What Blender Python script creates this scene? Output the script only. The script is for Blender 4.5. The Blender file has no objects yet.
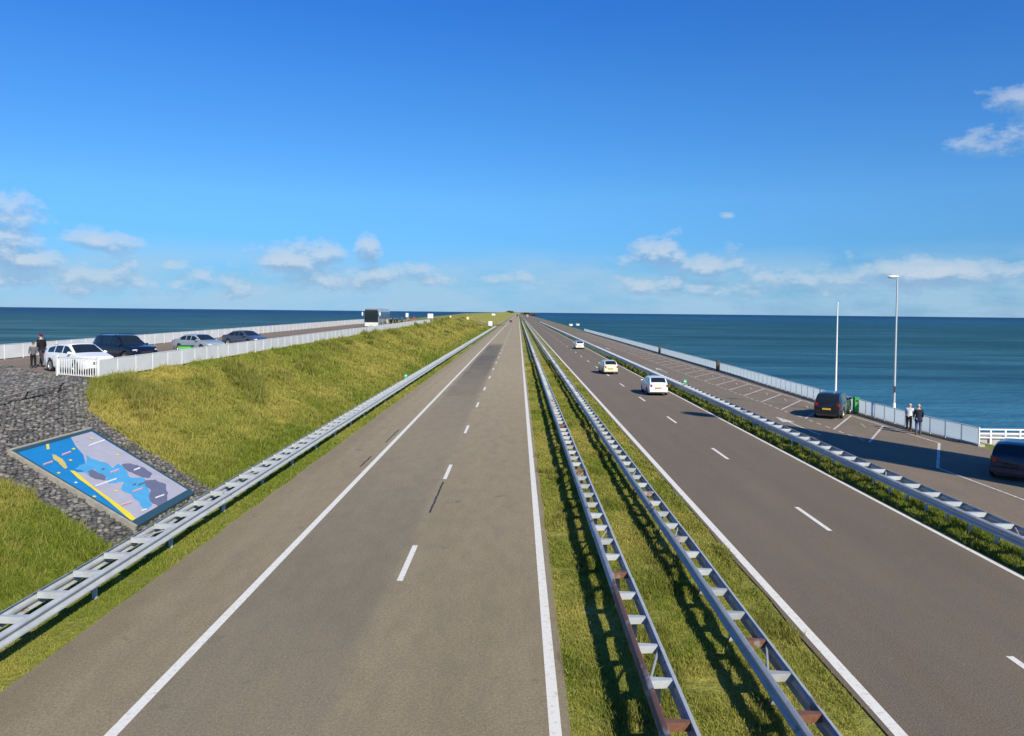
import bpy, bmesh, math, random
import numpy as np
from mathutils import Vector, Matrix, noise
random.seed(7); rng = np.random.default_rng(7)
R = math.radians
scene = bpy.context.scene
col = scene.collection

# ------------------------------------------------------------------ camera
F = 785.0; CX, CY = 512.0, 339.0; VX, VY = 518.4, 312.3; ROLL = 0.0105; H = 6.75
Yc = Vector((VX-CX, CY-VY, -F)).normalized()
Zc = Vector((1, -ROLL, 0)).cross(Yc).normalized()
Xc = Yc.cross(Zc).normalized()
Rm = Matrix((Xc, Yc, Zc))
cam_d = bpy.data.cameras.new('camera'); cam = bpy.data.objects.new('camera', cam_d); col.objects.link(cam)
cam.matrix_world = Matrix.Translation((0, 0, H)) @ Rm.to_4x4()
cam_d.sensor_width = 36; cam_d.lens = F*36/1024; cam_d.shift_y = -29/1024
cam_d.clip_start = 0.1; cam_d.clip_end = 80000
scene.camera = cam

def hit(px, py, z=0.0, k=None, toe=-10.2):
    """survey helper: where a sight line meets a level (or the slope z = k*(toe-x))"""
    d = Rm @ Vector(((px-CX)/F, -(py-CY)/F, -1))
    if k is None: t = (z-H)/d.z
    else: t = (k*toe-H)/(d.z+k*d.x)
    return Vector((d.x*t, d.y*t, H+d.z*t))

# ------------------------------------------------------------------ view
scene.view_settings.view_transform = 'Standard'; scene.view_settings.look = 'None'
scene.view_settings.exposure = 0.35; scene.view_settings.gamma = 1
scene.view_settings.use_curve_mapping = False
scene.cycles.max_bounces = 6

# ------------------------------------------------------------------ materials
def newmat(name):
    m = bpy.data.materials.new(name); m.use_nodes = True
    nt = m.node_tree; b = nt.nodes['Principled BSDF']
    return m, nt, b
def N(nt, t, **kw):
    n = nt.nodes.new(t)
    for k, v in kw.items(): setattr(n, k, v)
    return n
def L(nt, a, b): nt.links.new(a, b)
def S(b, name, v):
    if name in b.inputs: b.inputs[name].default_value = v
def noise_node(nt, vec, scale, detail=4, rough=.55, stretch=None):
    if stretch is not None:
        mp = N(nt, 'ShaderNodeMapping'); mp.inputs['Scale'].default_value = stretch
        L(nt, vec, mp.inputs['Vector']); vec = mp.outputs['Vector']
    n = N(nt, 'ShaderNodeTexNoise'); n.inputs['Scale'].default_value = scale
    n.inputs['Detail'].default_value = detail; n.inputs['Roughness'].default_value = rough
    L(nt, vec, n.inputs['Vector']); return n.outputs['Fac']
def ramp(nt, fac, stops, interp='LINEAR'):
    r = N(nt, 'ShaderNodeValToRGB'); r.color_ramp.interpolation = interp
    e = r.color_ramp.elements
    while len(e) < len(stops): e.new(.5)
    for q, (p, c) in zip(e, stops):
        q.position = p; q.color = (c, c, c, 1) if isinstance(c, (int, float)) else (*c, 1)
    L(nt, fac, r.inputs['Fac']); return r.outputs['Color']
def mixc(nt, fac, a, b, mode='MIX'):
    m = N(nt, 'ShaderNodeMix', data_type='RGBA', blend_type=mode)
    for s, v in ((m.inputs[0], fac), (m.inputs[6], a), (m.inputs[7], b)):
        if hasattr(v, 'is_output'): L(nt, v, s)
        elif isinstance(v, (int, float)): s.default_value = v
        else: s.default_value = (*v, 1)
    return m.outputs[2]
def math_(nt, op, a, b=None, c=None, clamp=False):
    m = N(nt, 'ShaderNodeMath', operation=op, use_clamp=clamp)
    for i, v in enumerate((a, b, c)):
        if v is None: continue
        if hasattr(v, 'is_output'): L(nt, v, m.inputs[i])
        else: m.inputs[i].default_value = v
    return m.outputs[0]
def geo_pos(nt): return N(nt, 'ShaderNodeNewGeometry').outputs['Position']
def bump(nt, b, h, strength, dist=.02):
    n = N(nt, 'ShaderNodeBump'); n.inputs['Strength'].default_value = strength; n.inputs['Distance'].default_value = dist
    L(nt, h, n.inputs['Height']); L(nt, n.outputs['Normal'], b.inputs['Normal'])

def plain(name, c, rough=.5, metal=0, var=.12, scale=6, coat=0, spec=.5):
    m, nt, b = newmat(name)
    tc = N(nt, 'ShaderNodeTexCoord').outputs['Object']
    n = noise_node(nt, tc, scale, 3)
    f = ramp(nt, n, [(.3, 1-var), (.7, 1.0)])
    o = mixc(nt, 1.0, c, f, 'MULTIPLY')
    L(nt, o, b.inputs['Base Color'])
    S(b, 'Roughness', rough); S(b, 'Metallic', metal); S(b, 'Coat Weight', coat); S(b, 'Coat Roughness', .05); S(b, 'Specular IOR Level', spec)
    return m
_paint = {}
def paint(c):
    if c not in _paint: _paint[c] = plain('car_paint', c, .3, 0, .06, 2, .7, .2 if max(c) < .2 else .5)
    return _paint[c]
_cloth = {}
def cloth(c):
    if c not in _cloth: _cloth[c] = plain('cloth', c, .9, 0, .3, 14, 0, .2)
    return _cloth[c]

GLASS = plain('car_glass', (.012, .018, .022), .06, 0, .05, 2, .3)
TYRE = plain('rubber', (.018, .018, .019), .85)
RIM = plain('alloy', (.45, .46, .47), .35, .6)
BLACKP = plain('black_plastic', (.02, .02, .022), .6)
REDL = plain('tail_lens', (.34, .01, .014), .2, 0, .05, 3, .5)
CLEARL = plain('lamp_lens', (.62, .64, .66), .15, .1, .1, 9, .5)
YPLATE = plain('yellow_plate', (.58, .38, .04), .5)
WPAINT = plain('white_painted_steel', (.78, .79, .78), .45, 0, .15, 3)
SKIN = plain('skin', (.55, .33, .24), .6)
GREYHAIR = plain('grey_hair', (.42, .39, .36), .9)
WOOD = plain('weathered_timber', (.09, .07, .055), .85)
CONC = plain('concrete', (.42, .41, .39), .9, 0, .3, 1.2)
BRICK = plain('tower_brick', (.25, .2, .17), .9, 0, .3, 3)

def galv(name, c, rustiness):
    m, nt, b = newmat(name); p = geo_pos(nt)
    n1 = noise_node(nt, p, 3.0, 5, .6); n2 = noise_node(nt, p, 26, 3)
    base = mixc(nt, ramp(nt, n1, [(.3, 0), (.72, 1)]), tuple(x*.74 for x in c), c)
    base = mixc(nt, ramp(nt, n2, [(.35, 0), (.7, .35)]), base, tuple(x*.7 for x in c))
    nr = noise_node(nt, p, .9, 6, .7)
    rmask = ramp(nt, nr, [(max(.02, .66-rustiness*.5), 0), (max(.1, .72-rustiness*.5), 1)])
    rust = mixc(nt, noise_node(nt, p, 14, 4), (.13, .055, .03), (.27, .13, .075))
    L(nt, mixc(nt, rmask, base, rust), b.inputs['Base Color'])
    S(b, 'Metallic', .25); S(b, 'Roughness', .5)
    return m
GALV = galv('galvanised_steel', (.56, .59, .60), 0)
GALVO = galv('weathered_galvanised_steel', (.44, .46, .47), .12)
RUST = galv('rusty_steel', (.36, .34, .32), .52)
GALVR = galv('streaked_galvanised_steel', (.46, .46, .45), .3)

def asphalt(name, ca, cb, kind):
    m, nt, b = newmat(name); p = geo_pos(nt)
    sx = N(nt, 'ShaderNodeSeparateXYZ'); L(nt, p, sx.inputs[0]); X, Y = sx.outputs[0], sx.outputs[1]
    n1 = noise_node(nt, p, .9, 5, .6, (1, .12, 1))
    n2 = noise_node(nt, p, 38, 4, .8)
    n3 = noise_node(nt, p, 16, 5, .75)
    c = mixc(nt, ramp(nt, n1, [(.3, 0), (.7, 1)]), ca, cb)
    # wander of the long edges between old and new surfacing
    wob = math_(nt, 'MULTIPLY_ADD', noise_node(nt, p, .35, 3), .5, -.25)
    Xw = math_(nt, 'ADD', X, wob)
    def band(x0, x1, s): # soft band in X
        a = math_(nt, 'DIVIDE', math_(nt, 'SUBTRACT', Xw, x0), s, clamp=True)
        d = math_(nt, 'DIVIDE', math_(nt, 'SUBTRACT', x1, Xw), s, clamp=True)
        return math_(nt, 'MULTIPLY', a, d)
    def bandy(y0, y1, s):
        a = math_(nt, 'DIVIDE', math_(nt, 'SUBTRACT', Y, y0), s, clamp=True)
        d = math_(nt, 'DIVIDE', math_(nt, 'SUBTRACT', y1, Y), s*.3, clamp=True)
        return math_(nt, 'MULTIPLY', a, d)
    if kind == 'west':
        # newer dark surfacing in the slow lane, the rest of that lane greyer than the fast lane
        lane = band(-6.5, -3.0, .25)
        c = mixc(nt, math_(nt, 'MULTIPLY', lane, .42), c, (.125, .108, .088))
        far_pale = math_(nt, 'DIVIDE', math_(nt, 'SUBTRACT', Y, 18), 60, clamp=True)   # paler with distance: brightening at low view angles put into the colour
        c = mixc(nt, math_(nt, 'MULTIPLY', far_pale, .85), c, (.48, .385, .24))
        patch = math_(nt, 'MULTIPLY', band(-6.2, -2.9, .5), bandy(38, 172, 55))
        c = mixc(nt, math_(nt, 'MULTIPLY', patch, .88), c, (.085, .08, .07))
        blot = math_(nt, 'MULTIPLY', patch, ramp(nt, noise_node(nt, p, .12, 3, .6, (1, .5, 1)), [(.5, 0), (.62, .5)]))
        c = mixc(nt, blot, c, (.06, .062, .066))
        sh = band(-9.4, -8.05, .5); c = mixc(nt, math_(nt, 'MULTIPLY', sh, .35), c, (.14, .112, .072))
        seam = band(-8.0, -7.55, .12); c = mixc(nt, math_(nt, 'MULTIPLY', seam, .4), c, (.29, .24, .155))
    elif kind == 'east':
        far_pale = math_(nt, 'DIVIDE', math_(nt, 'SUBTRACT', Y, 25), 60, clamp=True)  # colour turns paler farther along the road
        c = mixc(nt, math_(nt, 'MULTIPLY', far_pale, .4), c, (.26, .20, .155))
        for x0 in (7.0, 8.6, 10.6, 12.1):
            c = mixc(nt, math_(nt, 'MULTIPLY', band(x0-.45, x0+.45, .4), .22), c, (.09, .085, .083))
        edge = band(12.7, 14, .4); c = mixc(nt, math_(nt, 'MULTIPLY', edge, .3), c, (.2, .19, .165))
    elif kind == 'service':
        st = ramp(nt, noise_node(nt, p, .25, 4), [(.45, 0), (.62, .35)])
        c = mixc(nt, st, c, (.11, .10, .095))
    n4 = noise_node(nt, p, 2.2, 6, .7, (1, .35, 1)); n5 = noise_node(nt, p, .25, 5, .6, (1, .25, 1))
    c = mixc(nt, ramp(nt, n4, [(.40, 0), (.68, .32)]), c, (.09, .078, .062))
    c = mixc(nt, ramp(nt, n5, [(.45, 0), (.62, .28)]), c, (.35, .285, .175) if kind == 'west' else (.19, .145, .10))
    cr = N(nt, 'ShaderNodeTexVoronoi', feature='DISTANCE_TO_EDGE'); cr.inputs['Scale'].default_value = .22
    wp = N(nt, 'ShaderNodeVectorMath', operation='ADD'); L(nt, p, wp.inputs[0])
    wn = N(nt, 'ShaderNodeTexNoise'); wn.inputs['Scale'].default_value = .8; wn.inputs['Detail'].default_value = 6; L(nt, p, wn.inputs['Vector']); 
    ws = N(nt, 'ShaderNodeVectorMath', operation='SCALE'); ws.inputs['Scale'].default_value = 2.2; L(nt, wn.outputs['Color'], ws.inputs[0]); L(nt, ws.outputs[0], wp.inputs[1]); L(nt, wp.outputs[0], cr.inputs['Vector'])
    crack = math_(nt, 'MULTIPLY', ramp(nt, cr.outputs['Distance'], [(.0, .45), (.005, 0)]), ramp(nt, n5, [(.5, 0), (.6, 1)]))
    c = mixc(nt, crack, c, (.05, .045, .04))
    ol = noise_node(nt, p, 1.1, 2, .5); c = mixc(nt, ramp(nt, ol, [(.70, 0), (.76, .5)]), c, (.06, .055, .05))
    c = mixc(nt, ramp(nt, n3, [(.36, 0), (.62, .55)]), c, (.085, .072, .055))
    c = mixc(nt, ramp(nt, n2, [(.50, 0), (.70, .65)]), c, (.46, .39, .27))
    L(nt, c, b.inputs['Base Color']); S(b, 'Roughness', .88); S(b, 'Specular IOR Level', .3)
    bump(nt, b, n2, .35, .01)
    return m
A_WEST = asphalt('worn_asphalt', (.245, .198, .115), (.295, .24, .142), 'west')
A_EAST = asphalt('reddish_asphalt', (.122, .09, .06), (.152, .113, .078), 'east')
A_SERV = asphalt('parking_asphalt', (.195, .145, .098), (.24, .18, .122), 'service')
A_PLAT = asphalt('platform_asphalt', (.20, .155, .12), (.28, .19, .13), 'service')

def marking_mat():
    m, nt, b = newmat('road_paint'); p = geo_pos(nt)
    n = noise_node(nt, p, 9, 6, .75)
    c = mixc(nt, ramp(nt, n, [(.52, 0), (.68, .7)]), (.70, .68, .61), (.32, .28, .22))
    L(nt, c, b.inputs['Base Color']); S(b, 'Roughness', .7); return m
MARK = marking_mat()
def worn_mat():
    m, nt, b = newmat('worn_road_paint'); p = geo_pos(nt)
    n = noise_node(nt, p, 5, 6, .75)
    c = mixc(nt, ramp(nt, n, [(.42, 0), (.62, .85)]), (.66, .64, .60), (.26, .23, .20))
    L(nt, c, b.inputs['Base Color']); S(b, 'Roughness', .75); return m
MARKW = worn_mat()
TAR = plain('tar', (.035, .034, .035), .6)

def grass_mat(name, blades):
    m, nt, b = newmat(name); p = geo_pos(nt)
    dry = N(nt, 'ShaderNodeAttribute', attribute_name='dry').outputs['Fac']
    rank = N(nt, 'ShaderNodeAttribute', attribute_name='rank').outputs['Fac']
    n2 = noise_node(nt, p, 2.2, 4, .65)
    d = math_(nt, 'ADD', dry, math_(nt, 'MULTIPLY_ADD', n2, .9, -.45), clamp=True)
    c = mixc(nt, d, (.15, .205, .018), (.44, .37, .09))
    c = mixc(nt, math_(nt, 'MULTIPLY', rank, .5), c, (.085, .105, .016))
    if blades:
        t = N(nt, 'ShaderNodeAttribute', attribute_name='tint').outputs['Fac']
        c = mixc(nt, ramp(nt, t, [(0, .0), (.55, .0), (1, .5)]), c, (.44, .38, .14))
        c = mixc(nt, ramp(nt, t, [(0, .5), (.35, 0)]), c, (.085, .12, .014))
    else:
        c = mixc(nt, ramp(nt, noise_node(nt, p, 6, 4, .7), [(.35, .55), (.6, 0)]), c, (.07, .07, .02))
        n5 = noise_node(nt, p, .06, 5, .65)   # broad drifts of straw far along the dam
        c = mixc(nt, ramp(nt, n5, [(.45, 0), (.65, .5)]), c, (.33, .27, .075))
    L(nt, c, b.inputs['Base Color']); S(b, 'Roughness', .8); S(b, 'Specular IOR Level', .15)
    if blades: # thin leaves pass some light
        tr = N(nt, 'ShaderNodeBsdfTranslucent'); L(nt, c, tr.inputs['Color'])
        mx = N(nt, 'ShaderNodeMixShader'); mx.inputs[0].default_value = .25
        L(nt, b.outputs[0], mx.inputs[1]); L(nt, tr.outputs[0], mx.inputs[2]); L(nt, mx.outputs[0], nt.nodes['Material Output'].inputs['Surface'])
    else: bump(nt, b, noise_node(nt, p, 5, 5, .7), .9, .12)
    return m
def sm(x, a, b):
    t = max(0, min(1, (x-a)/(b-a))); return t*t*(3-2*t)
def sward(x, y):
    """how dry and how rank the grass is at a place: 0 fresh .. 1 straw, 0 short .. 1 dark tussocks"""
    u, w = x*.8+y*.35, y*.8-x*.35
    n = noise.noise(Vector((u*.16, w*.11, 2)))*.65+noise.noise(Vector((u*.5, w*.32, 7)))*.55+noise.noise(Vector((x*1.3, y*1.1, 4)))*.3
    if x < TOE:
        d = .54+.75*n-.5*sm(x, -13.8, -11.2)-.35*(1-sm(x, crestx(y)+.7, crestx(y)+2.4))+.1*sm(y, 60, 150)
        r_ = sm(noise.noise(Vector((u*.42+3, w*.22, 11)))+.25*noise.noise(Vector((x*1.5, y*1.2, 1))), .2, .5)*(1-sm(x, -15, -13))
        r_ = max(r_, 1.2*math.exp(-((x+18.7)/1.5)**2-((y-38.6)/2.2)**2)); 
        bare = math.exp(-((x+19.9)/.9)**2-((y-44.5)/3.5)**2); d += 1.0*bare; r_ *= 1-bare
    elif x > 13: d = .12+.4*n; r_ = .3*sm(n, 0, .4)
    elif x < 0: d = .2+.7*n; r_ = 0
    else:
        d = .43+.85*n; r_ = .8*sm(noise.noise(Vector((x*.9, y*.5, 21))), .0, .4)
    return max(-.2, min(1.2, d)), max(0, min(1, r_))
G_SOIL = grass_mat('turf', False); G_BLADE = grass_mat('grass_blades', True)

def stone_mat():
    m, nt, b = newmat('basalt'); p = geo_pos(nt)
    t = N(nt, 'ShaderNodeAttribute', attribute_name='tint').outputs['Fac']
    c = ramp(nt, t, [(0, (.05, .05, .052)), (.5, (.105, .10, .095)), (1, (.20, .19, .175))])
    c = mixc(nt, ramp(nt, noise_node(nt, p, 18, 4, .7), [(.5, 0), (.75, .35)]), c, (.24, .225, .18))
    L(nt, c, b.inputs['Base Color']); S(b, 'Roughness', .85)
    bump(nt, b, noise_node(nt, p, 30, 4), .4, .02); return m
STONE = stone_mat()
GRAVEL = plain('dark_joint_gravel', (.07, .068, .066), .95, 0, .5, 12)

def fence_mat(c, alpha, tl):
    m, nt, b = newmat('screen_panel')
    p = geo_pos(nt); n = noise_node(nt, p, .7, 4, .6)
    L(nt, mixc(nt, ramp(nt, n, [(.35, 0), (.7, 1)]), tuple(x*.86 for x in c), c), b.inputs['Base Color'])
    S(b, 'Roughness', .22); S(b, 'Alpha', alpha)
    tr = N(nt, 'ShaderNodeBsdfTranslucent'); tr.inputs['Color'].default_value = (.84, .90, .93, 1)
    mx = N(nt, 'ShaderNodeMixShader'); mx.inputs[0].default_value = tl
    L(nt, b.outputs[0], mx.inputs[1]); L(nt, tr.outputs[0], mx.inputs[2])
    L(nt, mx.outputs[0], nt.nodes['Material Output'].inputs['Surface']); return m
PANEL = fence_mat((.66, .71, .72), .86, .72)
PANELW = fence_mat((.84, .84, .83), .95, .12)

def water_mat():
    m, nt, b = newmat('sea_water'); p = geo_pos(nt)
    sx = N(nt, 'ShaderNodeSeparateXYZ'); L(nt, p, sx.inputs[0]); X, Y = sx.outputs[0], sx.outputs[1]
    d = math_(nt, 'POWER', math_(nt, 'ADD', math_(nt, 'MULTIPLY', X, X), math_(nt, 'MULTIPLY', Y, Y)), .5)
    ld = math_(nt, 'LOGARITHM', d, 10)
    # shoals give way to deeper water away from the dam
    east = ramp(nt, math_(nt, 'DIVIDE', ld, 5), [(.37, (.042, .175, .285)), (.43, (.030, .122, .18)), (.49, (.019, .082, .09)), (.58, (.015, .066, .07)), (.66, (.009, .068, .13)), (.76, (.003, .020, .075))])
    west = ramp(nt, math_(nt, 'DIVIDE', ld, 5), [(.36, (.055, .118, .11)), (.55, (.044, .105, .088)), (.62, (.022, .066, .075)), (.70, (.004, .024, .075))])
    side = math_(nt, 'DIVIDE', math_(nt, 'ADD', X, 30), 60, clamp=True)
    c = mixc(nt, side, west, east)
    st = noise_node(nt, p, .010, 6, .68, (.35, 3.2, 1))
    st2 = noise_node(nt, p, .05, 5, .7, (.3, 2.5, 1))
    c = mixc(nt, ramp(nt, st, [(.36, .8), (.50, 0)]), c, (.006, .04, .062))
    c = mixc(nt, ramp(nt, st, [(.52, 0), (.68, .5)]), c, (.05, .19, .30))
    c = mixc(nt, ramp(nt, st2, [(.36, .65), (.49, 0)]), c, (.007, .045, .07))
    c = mixc(nt, ramp(nt, st2, [(.52, 0), (.66, .55)]), c, (.055, .20, .28))
    L(nt, c, b.inputs['Base Color']); S(b, 'Roughness', .42); S(b, 'Specular IOR Level', .09); S(b, 'IOR', 1.33)
    w1 = noise_node(nt, p, .25, 5, .6, (.6, 1.6, 1)); w2 = noise_node(nt, p, 1.6, 4, .6, (.7, 1.5, 1))
    hgt = math_(nt, 'ADD', math_(nt, 'MULTIPLY', w1, 1.0), math_(nt, 'MULTIPLY', w2, .25))
    bump(nt, b, hgt, .9, 1.2)
    return m
WATER = water_mat()

# ------------------------------------------------------------------ mesh helpers
class MB:
    def __init__(s): s.v = []; s.f = []; s.m = []; s.cur = 0
    def add(s, vs, fs):
        o = len(s.v); s.v += [tuple(v) for v in vs]
        for f in fs: s.f.append([i+o for i in f]); s.m.append(s.cur)
    def quad(s, a, b, c, d): s.add([a, b, c, d], [(0, 1, 2, 3)])
    def box(s, x0, x1, y0, y1, z0, z1, tr=None):
        vs = [Vector((x, y, z)) for x in (x0, x1) for y in (y0, y1) for z in (z0, z1)]
        if tr is not None: vs = [tr @ v for v in vs]
        s.add(vs, [(0, 1, 3, 2), (4, 6, 7, 5), (0, 4, 5, 1), (2, 3, 7, 6), (0, 2, 6, 4), (1, 5, 7, 3)])
    def prism(s, poly, z0, z1):
        n = len(poly); vs = [(p[0], p[1], z0) for p in poly]+[(p[0], p[1], z1) for p in poly]
        s.add(vs, [tuple(range(n-1, -1, -1)), tuple(range(n, 2*n))]+[(i, (i+1) % n, n+(i+1) % n, n+i) for i in range(n)])
    def tube(s, pts, r, n=8, r1=None):
        pts = [Vector(p) for p in pts]; rings = []
        for i, p in enumerate(pts):
            t = (pts[min(i+1, len(pts)-1)]-pts[max(i-1, 0)]).normalized()
            u = t.cross(Vector((0, 0, 1)) if abs(t.z) < .9 else Vector((1, 0, 0))).normalized(); w = t.cross(u)
            rr = r if r1 is None else r+(r1-r)*i/(len(pts)-1)
            rings.append([p+(u*math.cos(a)+w*math.sin(a))*rr for a in (2*math.pi*k/n for k in range(n))])
        vs = [v for q in rings for v in q]; fs = []
        for i in range(len(pts)-1):
            for k in range(n): fs.append((i*n+k, i*n+(k+1) % n, (i+1)*n+(k+1) % n, (i+1)*n+k))
        fs += [tuple(range(n-1, -1, -1)), tuple(range((len(pts)-1)*n, len(pts)*n))]
        s.add(vs, fs)
    def ell(s, c, r, nu=12, nv=8, tr=None):
        c = Vector(c); vs = []; fs = []
        for j in range(nv+1):
            th = math.pi*j/nv
            for i in range(nu):
                ph = 2*math.pi*i/nu
                v = Vector((r[0]*math.sin(th)*math.cos(ph), r[1]*math.sin(th)*math.sin(ph), r[2]*math.cos(th)))
                vs.append(c+(tr @ v if tr else v))
        for j in range(nv):
            for i in range(nu): fs.append((j*nu+i, (j+1)*nu+i, (j+1)*nu+(i+1) % nu, j*nu+(i+1) % nu))
        s.add(vs, fs)
    def build(s, name, mat, parent=None, smooth=None, fix=True):
        me = bpy.data.meshes.new(name); me.from_pydata(s.v, [], s.f)
        mats = mat if isinstance(mat, (list, tuple)) else [mat]
        for q in mats: me.materials.append(q)
        if len(mats) > 1: me.polygons.foreach_set('material_index', s.m)
        if fix:
            bm = bmesh.new(); bm.from_mesh(me); bmesh.ops.recalc_face_normals(bm, faces=bm.faces); bm.to_mesh(me); bm.free()
        if smooth is not None:
            me.polygons.foreach_set('use_smooth', [True]*len(me.polygons)); me.set_sharp_from_angle(angle=R(smooth))
        me.update()
        o = bpy.data.objects.new(name, me); col.objects.link(o)
        if parent is not None: o.parent = parent
        return o
def tag(o, label=None, cat=None, group=None, kind=None):
    if label: o['label'] = label
    if cat: o['category'] = cat
    if group: o['group'] = group
    if kind: o['kind'] = kind
    return o
def empty(name, label, cat, loc=(0, 0, 0), rz=0, group=None):
    o = bpy.data.objects.new(name, None); o.empty_display_size = .3; col.objects.link(o)
    o.location = loc; o.rotation_euler = (0, 0, rz); return tag(o, label, cat, group)
def dup_part(src, parent, loc=None):
    c = src.copy(); col.objects.link(c); c.parent = parent
    if loc is not None: c.location = loc
    return c
def interp(x, pts):
    if x <= pts[0][0]: return pts[0][1]
    for (a, p), (b, q) in zip(pts, pts[1:]):
        if x <= b: return p+(q-p)*(x-a)/(b-a)
    return pts[-1][1]
def inpoly(x, y, poly):
    c = False; j = len(poly)-1
    for i in range(len(poly)):
        xi, yi = poly[i]; xj, yj = poly[j]
        if (yi > y) != (yj > y) and x < (xj-xi)*(y-yi)/(yj-yi)+xi: c = not c
        j = i
    return c

# ------------------------------------------------------------------ terrain
STONES = [(-10.75, 28.0), (-15.8, 31.2), (-18.4, 33.3), (-21, 38.3), (-23.6, 40.0), (-33, 48.8), (-37, 47), (-31, 36), (-22, 26.2), (-15.1, 23.2), (-10.75, 20.9)]
PLATFORM = [(-34.2, 49.8), (-23.6, 40.15), (-21.3, 38.5), (-21.3, 186), (-34.2, 186)]
def crest(y): return interp(y, [(40, 3.2), (160, 3.85), (184, 3.9), (294, 4.5), (430, 5.2), (515, 5.7), (1400, 6.4), (9000, 6.4)])
TOE = -10.45
def crestx(y): return interp(y, [(190, -21.0), (300, -27)])
def lump(x, y):
    r_ = sward(x, y)[1]
    v = Vector((x, y, 0))
    return .26*noise.noise(v*.38)+.26*abs(noise.noise(v*.8+Vector((5, 3, 1))))+.13*abs(noise.noise(v*2.1))-.1+.14*r_
def terr(x, y, lumps=True):
    cx = crestx(y); zc = crest(y)
    if x >= TOE:
        r0 = interp(y, [(38, 40), (42, 25.2)])
        z = -.03-max(0, x-r0)*.28
        if lumps and 1.1 < x < 5.8: z += -.05+.05*noise.noise(Vector((x, y, 0))*1.7)+.16*math.exp(-((x-3.4)/1.5)**2)
        return max(z, -7)
    if x >= cx:
        t = (TOE-x)/(TOE-cx); z = -.03+t*zc
        if lumps and not inpoly(x, y, STONES):
            e = min(1, t/.08, (1-t)/.06); z += lump(x, y)*max(0, e)
        return z
    zp = zc-.03 if y < 200 else zc
    if x >= -35: return zp
    return max(zp-(-35-x)*.28, -7)
xs = sorted(set([-80, -62, -50, -42, -38, -35, -34, -32, -30, -28, -27, -25, -23.5, -22.5, -21.6]+[round(-21.2+.15*i, 3) for i in range(73)]+[-10.3, -9.9, -9.4, -8, -4, 0, .75]+[round(.95+.2*i, 2) for i in range(26)]+[6.4, 10, 13.2, 13.6, 14, 14.5, 15, 18, 24, 25.2, 27, 30, 35, 40, 46, 60]))
ys = [-40, -20, -5, 4]; y = 9.0; dy = .2
while y < 9000:
    ys.append(y)
    if y > 60: dy = max(dy, y*.022)
    y += dy
vv = [(x, yy, terr(x, yy)) for yy in ys for x in xs]; nx = len(xs)
ff = [(j*nx+i, j*nx+i+1, (j+1)*nx+i+1, (j+1)*nx+i) for j in range(len(ys)-1) for i in range(nx-1)]
t = MB(); t.add(vv, ff); o = t.build('dam_ground', G_SOIL, None, 180, fix=False); tag(o, kind='structure')
sw = [sward(x, y) if y < 400 else (.45, 0) for x, y, z in vv]
for q, nm in enumerate(('dry', 'rank')):
    at = o.data.attributes.new(nm, 'FLOAT', 'POINT'); at.data.foreach_set('value', [e[q] for e in sw])

w = MB(); w.quad((-60000, -3000, -4), (60000, -3000, -4), (60000, 60000, -4), (-60000, 60000, -4))
tag(w.build('sea', WATER, fix=False), kind='structure')

# ------------------------------------------------------------------ roads and markings
def strip(mb, x0, x1, y0, y1, z): mb.quad((x0, y0, z), (x1, y0, z), (x1, y1, z), (x0, y1, z))
def slab(name, x0, x1, mat, ws=0):
    m = MB(); seg = [-40+1.5*i for i in range(160)]+[200+60*i for i in range(10)]+[800+400*i for i in range(20)]
    for a, b in zip(seg, seg[1:]):
        w0 = .13*noise.noise(Vector((x0, a*.5, 0))) if a < 190 else 0; w1 = .13*noise.noise(Vector((x0, b*.5, 0))) if b < 190 else 0
        m.add([(x0+w0, a, 0), (x1+w0*.5, a, 0), (x1+w1*.5, b, 0), (x0+w1, b, 0), (x0+w0, a, -.06), (x0+w1, b, -.06), (x1+w0*.5, a, -.06), (x1+w1*.5, b, -.06)], [(0, 1, 2, 3), (0, 3, 5, 4), (1, 6, 7, 2)])
    return tag(m.build(name, mat, fix=False), kind='structure')
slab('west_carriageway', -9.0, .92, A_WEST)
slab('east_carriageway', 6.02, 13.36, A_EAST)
slab('parking_road', 14.75, 24.1, A_SERV)
EL, DL, ER = -6.37, -2.90, .67
QL, QD, QR = 6.24, 9.86, 13.16
m = MB()
strip(m, EL-.1, EL+.1, -20, 7000, .004); strip(m, ER-.1, ER+.1, -20, 7000, .004)
for k in range(-2, 90):
    yc = 20.9+12*k
    if k in (): continue
    strip(m, DL-.075, DL+.075, yc-1.5, yc+1.5, .004)
tag(m.build('road_markings_west', MARK, fix=False), kind='structure')
m = MB()
strip(m, QL-.11, QL+.11, -20, 7000, .004); strip(m, QR-.07, QR+.07, -20, 7000, .004)
for k in range(-2, 90): strip(m, QD-.075, QD+.075, 24.5+12*k, 27.5+12*k, .004)
tag(m.build('road_markings_east', MARK, fix=False), kind='structure')
m = MB()
for a, b, x in ((26.1, 30.9, DL), (33.7, 36.2, -6.76), (40, 44.5, -6.74)):
    n = 8
    for i in range(n):
        y0 = a+(b-a)*i/n; y1 = y0+(b-a)/n*.93; dx = random.uniform(-.012, .012); strip(m, x-.035+dx, x+.035+dx, y0, y1, .004)
tag(m.build('tar_seams', TAR, fix=False), kind='structure')
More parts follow.
